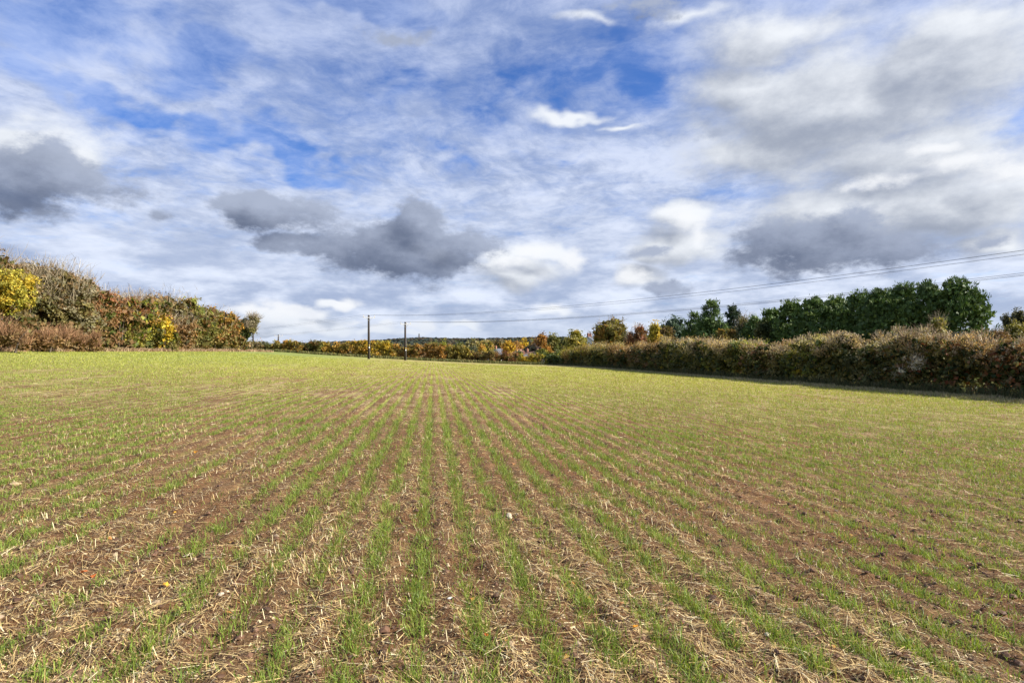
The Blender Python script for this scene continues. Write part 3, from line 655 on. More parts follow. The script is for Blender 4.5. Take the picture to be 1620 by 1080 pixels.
# ivy-clad tree with bare branches at the end of the hedge
u = (388-810)/F; Y = -38/(u+ROWD); X = u*Y; z = Hf(X, Y)
th = thing('ivy_tree', 'ivy-clad tree on a bare stem at the right end of the left hedge', 'tree', (X, Y, z))
hh = EYE+(540-503)/F*Y-z; zb = EYE+(540-531)/F*Y-z
L = lobes_round(4.2, 3.6, hh, .8, 14); L = [(c+np.array([-1.9+1.3*(c[2]/hh), 0, 0]), r) for c, r in L]
L += [(c+np.array([-.2, 0, 0]), r) for c, r in lobes_round(3.4, 3, hh-.1, zb+.1, 8)]; foliage(th, 'ivy', L, .22, 9000, DGR+GRN)
L2 = lobes_round(3.6, 3, hh+.5, zb+.2, 8); L2 = [(c+np.array([1.4, 0, 0]), r) for c, r in L2]; twigs(th, 'bare_branches', L2, 1300, 1.0, .055, TWG, zb, .5, 1.1); foliage(th, 'leaves', L2, .2, 1300, GRY+OLV)
trunk(th, hh, .20, zb, 1.6, 6)

# ---- right hedge: tall, flat topped, pale seed heads and bare twigs on top, dark below
RP = [(870, 557), (890, 555), (921, 549), (960, 543), (998, 546), (1040, 541), (1065, 533), (1100, 533), (1145, 535), (1192, 536), (1232, 537), (1290, 529), (1360, 528), (1440, 527), (1530, 529), (1645, 530), (1850, 522)]
def right_shrub(px, ptop, wpx, label, pal, pal_top, ds=0, tw=900, twp=None, dens=1.0, depth=3.6, cat='shrub', twl=.34, group='shrubs of the right hedge', name='hedge_shrub'):
    s0 = 31.2+ds; u = (px-810)/F; Y = s0/(u+ROWD); X = u*Y; z = Hf(X, Y)
    h = EYE+(540-ptop)/F*Y-z
    ya = s0/((px-wpx/2-810)/F+ROWD); yb = s0/((px+wpx/2-810)/F+ROWD); w = (ya-yb)*1.03
    th = thing(name, label, cat, (X, (ya+yb)/2, Hf(s0-ROWD*(ya+yb)/2, (ya+yb)/2)), group, rz=R(90)+math.atan(ROWD)); th.location.x = s0-ROWD*(ya+yb)/2
    Yc = (ya+yb)/2; Lb = []; bush = max(3.6, w/max(1, round(w/5.2))); phs = rng.random()*.3
    def dome(xl_): return .55*(1-abs(math.sin(math.pi*(xl_/bush+.5+phs)))**.7)
    for i in range(int(w*h/.75)+10):
        xl = rng.uniform(-.52, .52)*w; Yl = Yc+xl*.99; pxl = 810+F*(s0-ROWD*Yl)/Yl
        zl = EYE+(540-np.interp(pxl, [r[0] for r in RP], [r[1] for r in RP]))/F*Yl; gl = Hf(s0-ROWD*Yl, Yl); hl = zl-gl-.12+.7*(fbm(np.array([Yl*.33*45/max(Yl, 45)]), np.array([3.]), 4, 3)[0]-.45)-dome(xl); g0 = gl-th.location.z
        r_ = rng.uniform(.5, .95); zz = hl*rng.random()**.9
        Lb.append((np.array([xl, rng.choice([-1, 1], p=[.3, .7])*max((depth/2)*(1-.12*zz/hl)-r_*.6, .1)*rng.uniform(.8, 1), g0+min(max(zz, .35), hl-r_*.8)]), np.array([r_*1.1, r_*.8, r_*rng.uniform(.8, 1.05)])))
    for i in range(int(w/1.2)+2):
        xl = (-.5+(i+.5)/(int(w/1.2)+2))*w; Yl = Yc+xl; pxl = 810+F*(s0-ROWD*Yl)/Yl; gl = Hf(s0-ROWD*Yl, Yl)
        hl = EYE+(540-np.interp(pxl, [r[0] for r in RP], [r[1] for r in RP]))/F*Yl-gl; Lb.append((np.array([xl, 0, gl-th.location.z+hl*.46]), np.array([1.1, depth*.36, hl*.46])))
    sz = leafsz(Y*.9, .9); cnt = min(int(dens*2.4*w*h/(sz*sz*.5)), 34000)
    foliage(th, 'foliage', Lb, sz, cnt, pal, pal_top, h, inner=.22, tl=(.52, .80))
    if tw:
        Lt = []
        for i in range(int(w*1.8)+6):
            xl = rng.uniform(-.5, .5)*w; Yl = Yc+xl; pxl = 810+F*(s0-ROWD*Yl)/Yl
            zt_ = EYE+(540-np.interp(pxl, [r[0] for r in RP], [r[1] for r in RP]))/F*Yl-th.location.z+.02+.7*(fbm(np.array([Yl*.33*45/max(Yl, 45)]), np.array([3.]), 4, 3)[0]-.45)-dome(xl)
            Lt.append((np.array([xl, rng.uniform(-.42, .50)*depth, zt_-rng.uniform(.1, 1.25)]), np.array([.6, .45, .3])*rng.uniform(.7, 1.3)))
        foliage(th, 'top_growth', Lt, sz*.75, int(w*560*(.1/sz)), pal_top, m_=M_fluff, up=.8, clump=sz*4, fill=False)
        twigs(th, 'twigs', Lt, int(tw*.6), twl, .014+.0009*Y, twp or mixp((TWG, 2), (PNK, 2), (STW, 1)), 0, 1.0, .7)
    return th
DG2 = mixp((DGR, 2), (OLV, 3)); 
right_shrub(2120, 505, 400, 'last mixed shrub of the right hedge, well outside the frame', DG2, mixp((BRN, 1), (PNK, 1)), tw=200, dens=.12)
right_shrub(1820, 520, 200, 'mixed hedge shrub beyond the right edge', DG2, mixp((RED, 1), (PNK, 1)), tw=700, dens=.35)
right_shrub(1645, 527, 140, 'dark red brown shrub at the right edge of the hedge', mixp((DGR, 3), (BRN, 2), (RED, 1)), mixp((RED, 1), (PNK, 3), (BRN, 2)), tw=1500)
right_shrub(1530, 526, 100, 'hawthorn with red brown top in front of the conifer end', mixp((DGR, 3), (RED, 1), (OLV, 2)), mixp((RED, 1), (PNK, 3), (STW, 1)), tw=1500)
right_shrub(1440, 524, 90, 'shrub tangled with silvery seed heads halfway up its face', mixp((DGR, 3), (OLV, 3), (BRN, 1), (GRY, 1)), mixp((STW, 2), (PNK, 3), (GRY, 2)), tw=1600)
right_shrub(1360, 525, 80, 'pink grey topped shrub left of the silvery seed heads', mixp((DGR, 4), (OLV, 3)), mixp((PNK, 3), (STW, 2)), tw=1400)
right_shrub(1290, 526, 70, 'straw yellow topped shrub with yellow green leaves below', mixp((DGR, 2), (YGR, 2), (OLV, 2)), mixp((STW, 4), (YGR, 1)), tw=1300)
right_shrub(1232, 534, 58, 'shrub with coral pink top below the middle of the conifers', mixp((DGR, 3), (OLV, 3), (BRN, 1)), mixp((PNK, 4), ([((.46, .22, .14), 3)], 1)), tw=900)
right_shrub(1192, 533, 42, 'light green topped shrub between the pink ones', mixp((DGR, 3), (OLV, 3), (BRN, 1), (YGR, 1)), mixp((YGR, 1), ([((.24, .31, .14), 4)], 1)), tw=500)
right_shrub(1145, 531, 60, 'dusky pink topped shrub below the dark firs', mixp((DGR, 3), (OLV, 2), (YGR, 1)), mixp((PNK, 3), (STW, 2)), tw=900)
right_shrub(1090, 529, 56, 'highest straw topped shrub left of the dark firs', mixp((DGR, 3), (OLV, 3), (YGR, 1)), mixp((STW, 3), (PNK, 2), (BRN, 1)), tw=800)
right_shrub(1040, 538, 46, 'mauve brown shrub sloping down from the highest one', mixp((DGR, 3), (OLV, 2), (BRN, 1)), mixp((BRN, 3), (PNK, 2)), tw=500)
right_shrub(998, 543, 40, 'dark mauve hawthorn in the dip of the hedge', mixp((DGR, 3), (BRN, 2)), mixp((BRN, 3), (PNK, 1)), tw=400)
right_shrub(960, 541, 40, 'shrub with straw coloured climber leaves near the hedge end', mixp((DGR, 3), (OLV, 2), (YGR, 1)), mixp((OLV, 2), (STW, 2), (BRN, 1)), tw=300)
right_shrub(921, 547, 38, 'grey brown shrub next to the clipped green hedge end', mixp((DGR, 3), (OLV, 2), (BRN, 1)), mixp((BRN, 2), (OLV, 2), (YGR, 1)), tw=250)
right_shrub(887, 554, 34, 'clipped dark evergreen at the far end with bright green top', DGR, mixp((YGR, 2), (GRN, 1)), tw=0)
# silvery seed heads on the face of the hedge, and the pale sapling on its top
u = (1452-810)/F; Y = 29.2/(u+ROWD); X = u*Y
th = thing('seed_head_clump', 'silvery old man\'s beard clump hanging on the hedge face', 'climber', (X, Y, EYE+(540-590)/F*Y))
Ls = [(np.array([rng.normal()*.35, rng.normal()*.2, rng.uniform(.1, .9)]), np.array([.16, .15, .15])) for _ in range(9)]
twigs(th, 'stems', Ls, 160, .3, .014, [((.45, .40, .30), 1)], 0, .8, .9); foliage(th, 'seed_heads', Ls, .045, 500, [((.60, .56, .44), 2), ((.74, .70, .58), 2)], fill=False)['kind'] = 'stuff'
u = (1483-810)/F; Y = 32.5/(u+ROWD); X = u*Y; zt = EYE+(540-530)/F*Y
th = thing('sapling', 'pale yellow green sapling poking above the hedge before the conifers', 'sapling', (X, Y, Hf(X, Y)))
hz_ = zt-Hf(X, Y); Ls = [(np.array([rng.normal()*.4, rng.normal()*.3, hz_+rng.uniform(-.4, 1.2)]), np.array([.3, .3, .3])) for _ in range(9)]
foliage(th, 'leaves', Ls, .09, 1100, STW+YGR); twigs(th, 'twigs', Ls, 260, .5, .02, TWG, 0, 1, .8); mt = MB(); mt.tube([(0, 0, 0), (.05, 0, hz_*.5), (0, 0, hz_+1)], [.06, .05, .015], 6); mt.build('stem', M_bark, th)

# ---- far hedge across the end of the field
FH = [(415, 541, 52, 'dark olive section of the far hedge at its left end', mixp((OLV, 3), (DGR, 2), (ORG, 1))), (455, 540, 44, 'orange section of the far hedge by the distant pole', mixp((ORG, 3), (OLV, 2), (YGR, 1))),
      (492, 541, 44, 'olive rust section of the far hedge', mixp((OLV, 3), (RED, 1), (GRN, 2))), (530, 541, 46, 'golden section of the far hedge left of the first pole', mixp((YEL, 1), (ORG, 2), (OLV, 2))),
      (572, 540, 46, 'yellow orange section of the far hedge behind the first pole', mixp((YEL, 2), (ORG, 2), (OLV, 1))), (606, 542, 38, 'yellow section of the far hedge between the two poles', mixp((YEL, 2), (OLV, 2), (ORG, 1))),
      (642, 546, 44, 'rusty section of the far hedge behind the second pole', mixp((RED, 1), (ORG, 2), (OLV, 2), (GRN, 1))), (682, 545, 44, 'orange brown section of the far hedge right of the second pole', mixp((ORG, 3), (BRN, 1), (OLV, 1))),
      (720, 549, 44, 'olive and gold section of the far hedge before the valley trees', mixp((OLV, 3), (YEL, 1), (BRN, 1))), (760, 555, 44, 'brown section of the far hedge below the valley trees', mixp((BRN, 3), (OLV, 2))),
      (800, 558, 44, 'red brown section of the far hedge below the village roofs', mixp((BRN, 2), (RED, 2), (OLV, 2))), (840, 561, 46, 'yellow section of the far hedge beside the clipped evergreen', mixp((YEL, 2), (YGR, 2), (BRN, 1)))]
for (px, top, w_, lb, pal) in FH:
    top -= 1.2; Y = 141+(px-400)*.012; X = (px-810)/F*Y; z = Hf(X, Y); w = w_/F*Y*1.08; h = EYE+(540-top)/F*Y-z
    th = thing('far_hedge_section', lb, 'hedge', (X, Y, z), 'sections of the hedge closing the field', rz=-.05)
    L = lobes_hedge(w, 3, h, 0, n=int(w*h/1.5)+4); foliage(th, 'foliage', L, .22, int(2.8*w*h/.026), pal)
for (px, top, w_, lb, pal) in [(458, 536, 12, 'yellow bush standing up from the far hedge', YEL), (697, 543, 15, 'round orange tree rising from the far hedge', ORG), (728, 550, 18, 'round olive tree rising from the far hedge', OLV), (703, 536, 5, 'slim lime green poplar above the far hedge', YGR)]:
    Y = 146; X = (px-810)/F*Y; z = Hf(X, Y); h = EYE+(540-top)/F*Y-z; w = w_/F*Y
    th = thing('bush', lb, 'bush', (X, Y, z)); foliage(th, 'crown', lobes_round(w, w, h, h*.15), .22, int(4*w*h/.03), pal); trunk(th, h*.8, .1, h*.2, w*.3, 5)

# ---- evergreen screen behind the right hedge
def conifer(px, Y, ptop, w, label, pal, kind='screen', group=None, name='conifer', dens=1.0):
    X = (px-810)/F*Y; z = Hf(X, Y); h = EYE+(540-ptop)/F*Y-z; th = thing(name, label, 'conifer', (X, Y, z), group)
    L = []
    if kind == 'screen':
        w *= 1.3; h *= .93
        for i in range(88):
            zz = h*rng.random()**.8; r_ = w/2*(1 if zz < .62*h else max(.12, 1-((zz/h-.62)/.40)**1.6)); a = rng.random()*6.28
            L.append((np.array([math.cos(a)*r_*.72, math.sin(a)*r_*.72, min(zz, h*.95)]), np.array([w*.17, w*.17, w*.24])))
        L += [(np.array([rng.uniform(-.22, .22)*w, rng.uniform(-.2, .2)*w, h*rng.uniform(.9, .97)]), np.array([.2, .2, .55])) for _ in range(7)]
        L.append((np.array([0, 0, h*.42]), np.array([w*.42, w*.42, h*.44])))
        sz = max(.12, Y/569*1.35); foliage(th, 'crown', L, sz, int(dens*1.7*w*h/(sz*sz*.4)), pal, m_=M_needle, up=.9, clump=sz*2.2)
    else:
        tiers = int(h/.55)
        for i in range(tiers):
            zz = h*(.06+.90*i/tiers); r_ = w/2*(1-(zz/h)**1.6)**.8*rng.uniform(.7, 1.15)+.2
            for k in range(6):
                a = rng.random()*6.28; q_ = max(r_*rng.uniform(.45, 1), .35); L.append((np.array([math.cos(a)*q_*.75, math.sin(a)*q_*.75, zz+rng.normal()*.2]), np.array([.22+.17*r_, .22+.17*r_, .26])))
        L.append((np.array([0, 0, h*.4]), np.array([w*.3, w*.3, h*.38])))
        sz = max(.16, Y/569*1.6); foliage(th, 'crown', L, sz, int(dens*3.2*w*h/(sz*sz*.4)), pal, m_=M_needle, up=.25, clump=sz*2.0, inner=.3)
    mt = MB(); mt.tube([(0, 0, -.3), (0, 0, h*.5), (0, 0, h*.94)], [.22, .15, .03], 8); mt.build('trunk', M_bark, th); return th
CON = [((.062, .115, .028), 4), ((.095, .155, .034), 3), ((.17, .235, .055), 2)]
scr = [(1196, 104, 500, 4.6, 'lowest screen conifer at the left end of the evergreen row'), (1222, 96, 489, 5, 'second screen conifer from the left end'), (1252, 90, 474, 5, 'screen conifer where the evergreen row steps up'),
       (1288, 84, 468, 5, 'rounded screen conifer beside the upward step'), (1322, 79, 466, 4.8, 'screen conifer left of the middle of the evergreen row'), (1355, 75, 459, 4.8, 'middle screen conifer of the evergreen row'),
       (1391, 71, 454, 4.6, 'screen conifer just right of the middle of the row'), (1428, 67, 448, 4.6, 'screen conifer third from the right end'), (1466, 64, 443, 4.4, 'tall screen conifer second from the right end'), (1512, 61, 440, 5.4, 'tallest screen conifer at the right end, leaning outward to a point')]
for (px, Y, top, w, lb) in scr: conifer(px, Y, top, w, lb, CON, group='evergreen screen behind the right hedge')
conifer(1125, 118, 469, 10.5, 'tall ragged dark fir left of the evergreen screen', CON, 'fir', name='fir_tree')
conifer(1098, 124, 489, 8, 'broad low fir on the left shoulder of the tall one', CON, 'fir', name='fir_tree')
conifer(1160, 120, 479, 8.5, 'rounded grey green fir between tall fir and screen', [((.035, .06, .03), 3), ((.07, .10, .045), 2)], 'fir', name='fir_tree')
conifer(984, 165, 512, 3, 'narrow dark conifer tip behind the big olive tree', DGR, 'fir', name='fir_tree')

# ---- broadleaved trees beyond the right hedge and in the valley
def tree(px, Y, ptop, wpx, label, pal, n=16, name='tree', cat='tree', zf=.18, tw=0, group=None, dens=1.0):
    X = (px-810)/F*Y; z = Hf(X, Y); h = EYE+(540-ptop)/F*Y-z; w = 1.22*wpx/F*Y
    th = thing(name, label, cat, (X, Y, z), group); L = lobes_round(w, w*.85, h, h*zf, n); sz = Y/569*1.25
    foliage(th, 'crown', L, sz, int(dens*3.2*w*h*(1-zf)/(sz*sz*.5)), pal)
    if tw: twigs(th, 'twigs', L, tw, h*.14, Y/569*.5, TWG, h*.6, 1, .8)
    trunk(th, h*.85, .18+h*.008, h*zf, w*.32); return th
tree(967, 150, 502, 50, 'large olive gold tree standing alone left of the red trees', mixp((OLV, 4), (YGR, 1), (ORG, 1)), 20, tw=200)
tree(1010, 140, 513, 36, 'rust red tree between the olive tree and yellow poplar', mixp((RED, 3), (BRN, 2)), tw=300)
tree(994, 150, 520, 20, 'thin grey half bare tree behind the rust red one', GRY, tw=500, dens=.35)
tree(1036, 128, 497, 16, 'narrow bright yellow poplar', YEL, 10, name='poplar_tree', zf=.1)
tree(1064, 155, 497, 40, 'blue green pine with open crown beside the yellow poplar', [((.11, .16, .12), 3), ((.07, .11, .075), 2)], 18, name='pine_tree')
tree(1054, 140, 512, 26, 'olive brown tree in front of the blue green pine', mixp((OLV, 3), (BRN, 1)))
tree(1150, 104, 512, 28, 'low orange leaved tree at the foot of the firs', mixp((ORG, 2), (OLV, 3)))
tree(1178, 112, 500, 30, 'dark bare tree between firs and evergreen screen', mixp((DGR, 2), (GRY, 1), (OLV, 1)), tw=250)
tree(1210, 92, 506, 30, 'dark scrubby tree below the lowest screen conifer', mixp((DGR, 3), (OLV, 1)))
tree(1606, 90, 487, 34, 'round topped olive pine cut by the right edge', [((.07, .075, .035), 3), ((.13, .12, .06), 2)], 14, name='pine_tree')
tree(1600, 70, 508, 60, 'yellow green bush below the olive pine at the right edge', mixp((OLV, 2), (YGR, 1)))
tree(1575, 60, 518, 40, 'brown twiggy bush behind the hedge at the end of the conifers', BRN, tw=300)
tree(912, 190, 521, 36, 'round golden olive tree left of the white gable', mixp((OLV, 2), (YGR, 2), (YEL, 1)), 16)
tree(887, 240, 530, 30, 'soft green tree left of the round golden one', mixp((GRN, 2), (OLV, 2)))
tree(874, 220, 529, 20, 'small dark olive tree in the gap by the orange one', mixp((GRN, 1), (OLV, 1)))
tree(858, 260, 527, 22, 'orange rust tree on the skyline above the village', mixp((ORG, 3), (RED, 1)))
tree(849, 280, 532, 18, 'small brown orange tree left of the orange rust one', mixp((ORG, 1), (BRN, 2)))
tree(829, 300, 534, 16, 'bright yellow tree above the village roofs', YEL)
tree(840, 250, 543, 24, 'dark purple brown tree above the village roofs', [((.08, .06, .055), 3), ((.06, .07, .04), 1)])
tree(818, 280, 538, 18, 'red orange tree left of the yellow one', mixp((RED, 1), (ORG, 2)))
tree(806, 230, 537, 20, 'golden orange tree right of the white house', mixp((ORG, 2), (YEL, 2)), 16)
tree(797, 280, 541, 18, 'olive green tree behind the golden orange one', mixp((OLV, 1), (GRN, 1)))
tree(781, 260, 549, 14, 'small bright green conifer shaped tree beside the white house', GRN)
tree(769, 250, 536, 22, 'pale gold rounded tree in the valley', mixp((YGR, 2), (ORG, 1), (STW, 1)), 14)
tree(764, 225, 545, 16, 'orange speckled tree below the pale gold one', mixp((ORG, 2), (YEL, 1)))
tree(748, 270, 536, 22, 'grey gold tree beside the pale gold one', mixp((STW, 1), (OLV, 2)), 14)
tree(745, 230, 548, 22, 'dark blue green tree in the valley', [((.05, .075, .05), 2), ((.08, .09, .05), 1)])
tree(725, 260, 541, 24, 'muted green tree at the left of the valley group', mixp((GRN, 2), (OLV, 2)))
tree(713, 265, 541, 18, 'brown mauve tree above the far hedge', BRN)
tree(692, 280, 541, 20, 'green tree behind the round orange hedge tree', GRN)
tree(660, 300, 546, 26, 'low mauve brown tree behind the second pole', BRN)
tree(866, 210, 545, 14, 'orange tree by the dark roofs', ORG); tree(853, 200, 551, 22, 'green shrubbery tree between the brick houses', mixp((GRN, 3), (YGR, 1)))
tree(820, 215, 553, 14, 'dark green tree left of the brick houses', DGR); tree(937, 230, 533, 12, 'dark tree right of the white gable', DGR)
tree(790, 330, 536, 20, 'tawny tree at the foot of the wooded ridge', mixp((BRN, 1), (OLV, 1))); tree(873, 300, 527, 14, 'grey green tree on the skyline behind the orange one', mixp((GRY, 1), (GRN, 1)))

# ---- wooded ridge
NR = 3900
U = rng.uniform(-.42, 1.05, NR); Yr = rng.uniform(1150, 2520, NR); Xr = U*Yr; szr = rng.uniform(4.5, 9, NR)
ridge_keep = fbm(Xr*.004, Yr*.004, 55, 3) > .33; ridge_keep |= Yr > 2000
Xr, Yr, szr = Xr[ridge_keep], Yr[ridge_keep], szr[ridge_keep]
pr_ = np.stack([Xr, Yr, H(Xr, Yr)+szr*.15], -1)
cr = np.array([[.028, .036, .026], [.042, .040, .028], [.024, .033, .028], [.055, .042, .026]])[rng.integers(0, 4, len(Xr))]
pebble_mesh(pr_, szr, cr, 'distant_woodland', leaf_mat('distant_leaves', 0, .9, .1), 'dark woodland covering the distant ridge', 'woodland')
U = rng.uniform(-.45, .5, 2600); Yr = rng.uniform(380, 1150, 2600); Xr = U*Yr; szr = rng.uniform(3, 6.5, 2600)
ok = fbm(Xr*.012, Yr*.012, 66, 3) > .42; Xr, Yr, szr = Xr[ok], Yr[ok], szr[ok]
cr = np.array([[.08, .08, .03], [.14, .09, .03], [.05, .06, .03], [.18, .12, .03], [.09, .06, .04]])[rng.integers(0, 5, len(Xr))]
pebble_mesh(np.stack([Xr, Yr, H(Xr, Yr)+szr*.5], -1), szr, cr, 'valley_woodland', bpy.data.materials['distant_leaves'], 'mixed autumn woodland filling the valley floor', 'woodland')
# monument on the ridge
Y = 2350; X = (663-810)/F*Y; z = Hf(X, Y); th = thing('monument', 'small dark tower on the distant wooded ridge', 'tower', (X, Y, z)); hh = EYE+(540-527.5)/F*Y-z
m_ = MB(); m_.tube([(0, 0, 0), (0, 0, hh*.55), (0, 0, hh*.93)], [3.2, 2.6, 2.2], 8); m_.build('shaft', M_stone_dark, th)
m_ = MB(); m_.tube([(0, 0, hh*.93), (0, 0, hh*.95), (0, 0, hh*.97), (0, 0, hh)], [2.8, 2.8, 1.8, .3], 8); m_.build('cap', M_stone_dark, th)

# ------------------------------------------------------------------ village houses
def house(px, Y, ptop, w, dpt, wall, roof, label, rz=0, chim=True, hip=0):
    X = (px-810)/F*Y; z = Hf(X, Y); hh_ = EYE+(540-ptop)/F*Y-z; eave = hh_-.36*dpt
    th = thing('house', label, 'house', (X, Y, z), 'houses of the village in the valley', rz)
    m_ = MB(); V = [(-w/2, -dpt/2, -1), (w/2, -dpt/2, -1), (w/2, dpt/2, -1), (-w/2, dpt/2, -1), (-w/2, -dpt/2, eave), (w/2, -dpt/2, eave), (w/2, dpt/2, eave), (-w/2, dpt/2, eave), (-w/2, 0, hh_-.12), (w/2, 0, hh_-.12)]
    m_.add(V, [(0, 1, 5, 4), (1, 2, 6, 9, 5), (2, 3, 7, 6), (3, 0, 4, 8, 7)]); m_.build('wall', wall, th)
    o = .35; e2 = eave-.36*dpt/(dpt/2)*o
    m_ = MB(); V = []
    for dz in (0, -.14):
        V += [(-w/2-o, -dpt/2-o, e2+dz), (w/2+o, -dpt/2-o, e2+dz), (w/2+o, 0, hh_+dz), (-w/2-o, 0, hh_+dz), (-w/2-o, dpt/2+o, e2+dz), (w/2+o, dpt/2+o, e2+dz)]
    m_.add(V, [(0, 1, 2, 3), (3, 2, 5, 4), (9, 8, 7, 6), (10, 11, 8, 9), (0, 6, 7, 1), (4, 5, 11, 10), (0, 3, 9, 6), (3, 4, 10, 9), (1, 7, 8, 2), (2, 8, 11, 5)])
    rf = m_.build('roof', roof, th)
    if chim:
        for sx_ in (-.32, .32):
            m_ = MB(); m_.box(w*sx_-.45, w*sx_+.45, -.35, .35, hh_-.8, hh_+1.1); m_.box(w*sx_-.2, w*sx_+.2, -.18, .18, hh_+1.1, hh_+1.4); m_.build('chimney', M_brick, rf)
    for row in range(2):
        zc = eave-1.3-row*2.6
        for k in range(max(2, int(w/2.6))):
            xc = -w/2+w*(k+.5)/max(2, int(w/2.6)); m_ = MB(); m_.box(xc-.62, xc+.62, -dpt/2-.06, -dpt/2+.05, zc-.65, zc+.65)
            f_ = m_.build('window', M_white, th); m_ = MB(); m_.box(xc-.5, xc-.04, -dpt/2-.09, -dpt/2-.063, zc-.53, zc+.53); m_.box(xc+.04, xc+.5, -dpt/2-.09, -dpt/2-.063, zc-.53, zc+.53); m_.build('pane', M_glass, f_)
    return th
house(789, 262, 551, 8.5, 6.5, M_render, M_slate, 'white house with dark slate roof left in the village', R(62))
house(826, 268, 552, 9, 7, M_brick, M_tile, 'brick house with pinkish tiled roof above the yellow hedge', R(20))
house(842, 240, 556, 8, 6.5, M_render, M_tile, 'pale house with red tiled roof nearest the yellow hedge', R(-35))
house(820, 235, 560, 7, 6, M_render, M_slate, 'low white house with grey roof left of the brick ones', R(10))
house(857, 275, 549, 9, 7, M_brick, M_tile, 'brick house with gable and chimneys among the trees', R(55))
house(870, 262, 547, 10, 7, M_brick, M_slate, 'grey roofed house beside the orange tree', R(-15))
house(884, 245, 546, 9, 6.5, M_render, M_slate, 'long grey roofed house behind the clipped evergreen', R(5))
house(932, 215, 532, 6, 6, M_render, M_slate, 'white gabled house between the round tree and the olive tree', R(70))

# ------------------------------------------------------------------ power lines
AX = Vector((60.7, -68, 0)); N = Vector((.746, .666, 0))
def pole(X, Y, top_eye, label, signs=True, arm=2.2, insul=2):
    z = Hf(X, Y); h = EYE+top_eye-z; th = thing('utility_pole', label, 'utility pole', (X, Y, z), 'poles of the two power lines', rz=math.atan2(N.y, N.x))
    m_ = MB(); m_.tube([(0, 0, -.5), (0, 0, h*.5), (0, 0, h-.15)], [.23, .20, .17], 12); m_.build('mast', M_pole, th, True)
    m_ = MB(); m_.tube([(0, 0, h-.15), (0, 0, h-.1), (0, 0, h-.05)], [.15, .15, .02], 12); m_.build('pole_cap', M_steel, th)
    m_ = MB(); m_.box(-arm/2-.1, arm/2+.1, -.2, -.12, h-.62, h-.48); m_.build('crossarm', M_steel, th)
    m_ = MB(); m_.tube([(-.6, -.16, h-.6), (0, -.16, h-1.25)], .025, 5); m_.tube([(.6, -.16, h-.6), (0, -.16, h-1.25)], .025, 5); m_.build('brace', M_steel, th)
    xs = [-arm/2, arm/2] if insul == 2 else [-arm/2, .25, arm/2]
    for xi in xs:
        m_ = MB(); m_.tube([(xi, -.16, h-.48), (xi, -.16, h-.40), (xi, -.16, h-.36), (xi, -.16, h-.28), (xi, -.16, h-.24), (xi, -.16, h-.1)], [.05, .09, .05, .09, .05, .07], 8); m_.build('insulator', M_porc, th, True)
    if signs:
        m_ = MB(); m_.box(-.08, .08, -.265, -.245, h*.30, h*.30+.14); m_.build('warning_sign', M_yellow, th)
        m_ = MB(); m_.box(-.09, .09, -.265, -.245, h*.25, h*.25+.2); m_.build('number_plate', M_white, th)
        m_ = MB(); m_.tube([(.19, -.1, 0), (.17, -.1, h*.6)], .03, 6); m_.build('cable_guard', M_steel, th)
    return xs, h, z
x1, h1, z1 = pole(-26.7, 106, 5.0, 'left of the two dark wooden poles standing in the field')
x2, h2, z2 = pole(-21.4, 114, 4.0, 'right of the two dark wooden poles standing in the field', insul=3)
pole(-71, 156, 3.4, 'far pole half hidden below the ivy-clad tree', False)
pole(-69, 168, 2.1, 'farthest pole with crossarm above the far hedge', False, insul=3)
pole(-26.7+60.7*1.28, 106-68*1.28, 8.1, 'tall pole of the upper line beyond the right edge', False)
pole(-21.4+60.7*1.3, 114-68*1.3, 7.5, 'tall pole of the lower line beyond the right edge', False, insul=3)
def cable(p0, z0, b, c, t1, off, label, rad):
    m_ = MB(); pts = []
    for i in range(49):
        tt = t1*i/48; pts.append(Vector((p0[0], p0[1], 0))+AX*tt+N*off+Vector((0, 0, EYE+z0+b*tt+c*tt*tt-.08)))
    m_.tube(pts, rad, 6); tag(m_.build('power_cable', M_wire), label, 'cable', 'cables of the two power lines')
cable((-26.7, 106), 5.0, -4.3, 5.3, 1.28, -1.1, 'upper line cable on the near side, highest across the sky', .015)
cable((-26.7, 106), 5.0, -4.3, 5.3, 1.28, 1.1, 'upper line cable on the far side, just beneath the highest', .013)
cable((-21.4, 114), 4.0, -3.55, 4.82, 1.3, -1.1, 'lower line cable on the near side', .014)
cable((-21.4, 114), 4.0, -3.55, 4.82, 1.3, .25, 'lower line cable in the middle', .012)
cable((-21.4, 114), 4.0, -3.55, 4.82, 1.3, 1.1, 'lower line cable on the far side', .012)
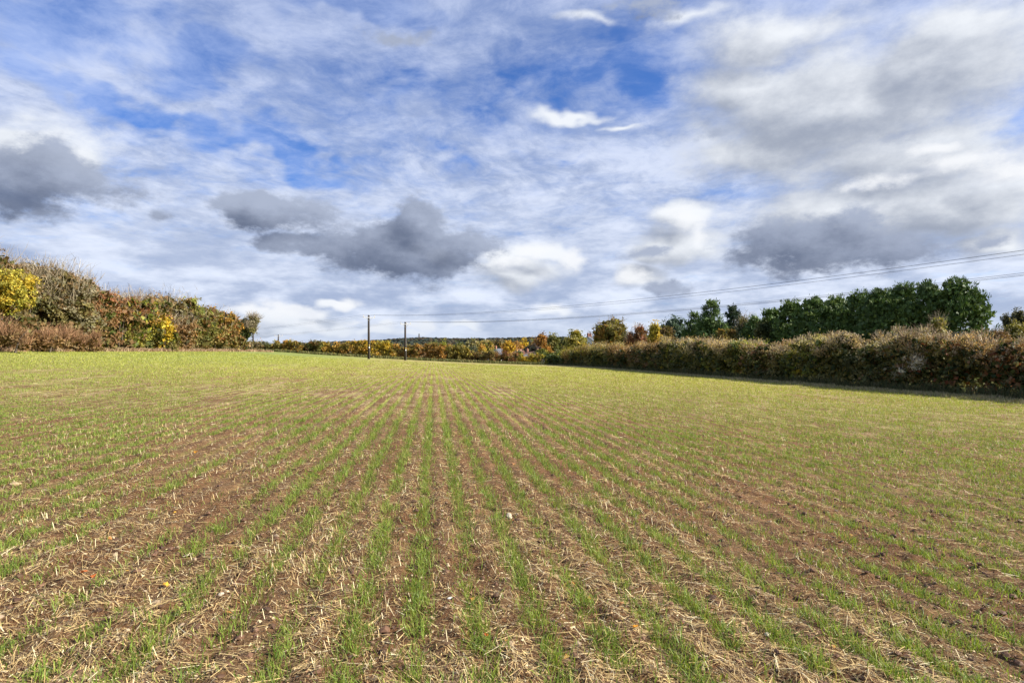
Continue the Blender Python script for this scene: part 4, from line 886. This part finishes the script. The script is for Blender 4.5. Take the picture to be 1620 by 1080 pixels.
for (off, lb) in [(-1.1, 'near'), (1.1, 'far')]:
    cable((-26.7, 106), 5.0, 3.2, 1.2, -.73, off, f'{lb} side cable running left from the left field pole', .012)
    cable((-21.4, 114), 4.0, 3.3, .9, -.79, off, f'{lb} side cable running left from the right field pole', .011)

# ------------------------------------------------------------------ grass verges along both hedges
def verge(name, s0, s1, y0, y1, n, hgt, pal, label, wf=.5):
    s = rng.uniform(s0, s1, n); Y = y0*(y1/y0)**rng.random(n); X = s-ROWD*Y
    P = np.stack([X, Y, H(X, Y)-.02], -1); D = unit(np.stack([rng.normal(size=n)*.35, rng.normal(size=n)*.35, np.ones(n)], -1))
    L = hgt*(.4+rng.random(n))*(.5+fbm(X*.8, Y*.8, 9, 2)); Q = strips(P, D, L, np.maximum(.006, Y/569*wf)); tag(quads(name, M_straw, Q, pick(pal, n)*(.8+.4*rng.random((n, 1)))), label, 'grass', kind='stuff')
verge('verge_grass', 26.3, 29.6, 20, 150, 32000, .16, [((.30, .27, .14), 3), ((.20, .21, .08), 2), ((.38, .32, .20), 2)], 'dry pale grass strip along the foot of the right hedge')
verge('verge_weeds', 29.0, 30.2, 20, 150, 16000, .5, [((.06, .08, .03), 3), ((.12, .11, .05), 2)], 'dark weeds at the foot of the right hedge')
n = 9000; X = rng.uniform(-66, 8, n); Y = 141.2+(X+66)*.05+rng.uniform(-2.2, -.2, n); P = np.stack([X, Y, H(X, Y)-.02], -1); D = unit(np.stack([rng.normal(size=n)*.3, rng.normal(size=n)*.3, np.ones(n)], -1))
tag(quads('verge_grass', M_straw, strips(P, D, .35+.45*rng.random(n), np.full(n, .16)), pick([((.16, .17, .05), 3), ((.24, .21, .09), 2), ((.10, .11, .04), 2)], n)), 'rough grass along the foot of the far hedge', 'grass', kind='stuff')
verge('verge_grass', -36.8, -35.0, 38, 125, 16000, .35, [((.34, .22, .13), 3), ((.42, .33, .19), 2), ((.22, .13, .08), 2)], 'dry tan grass along the foot of the left hedge')
print('blades', na, nb_, 'straw', ns1, ns2)
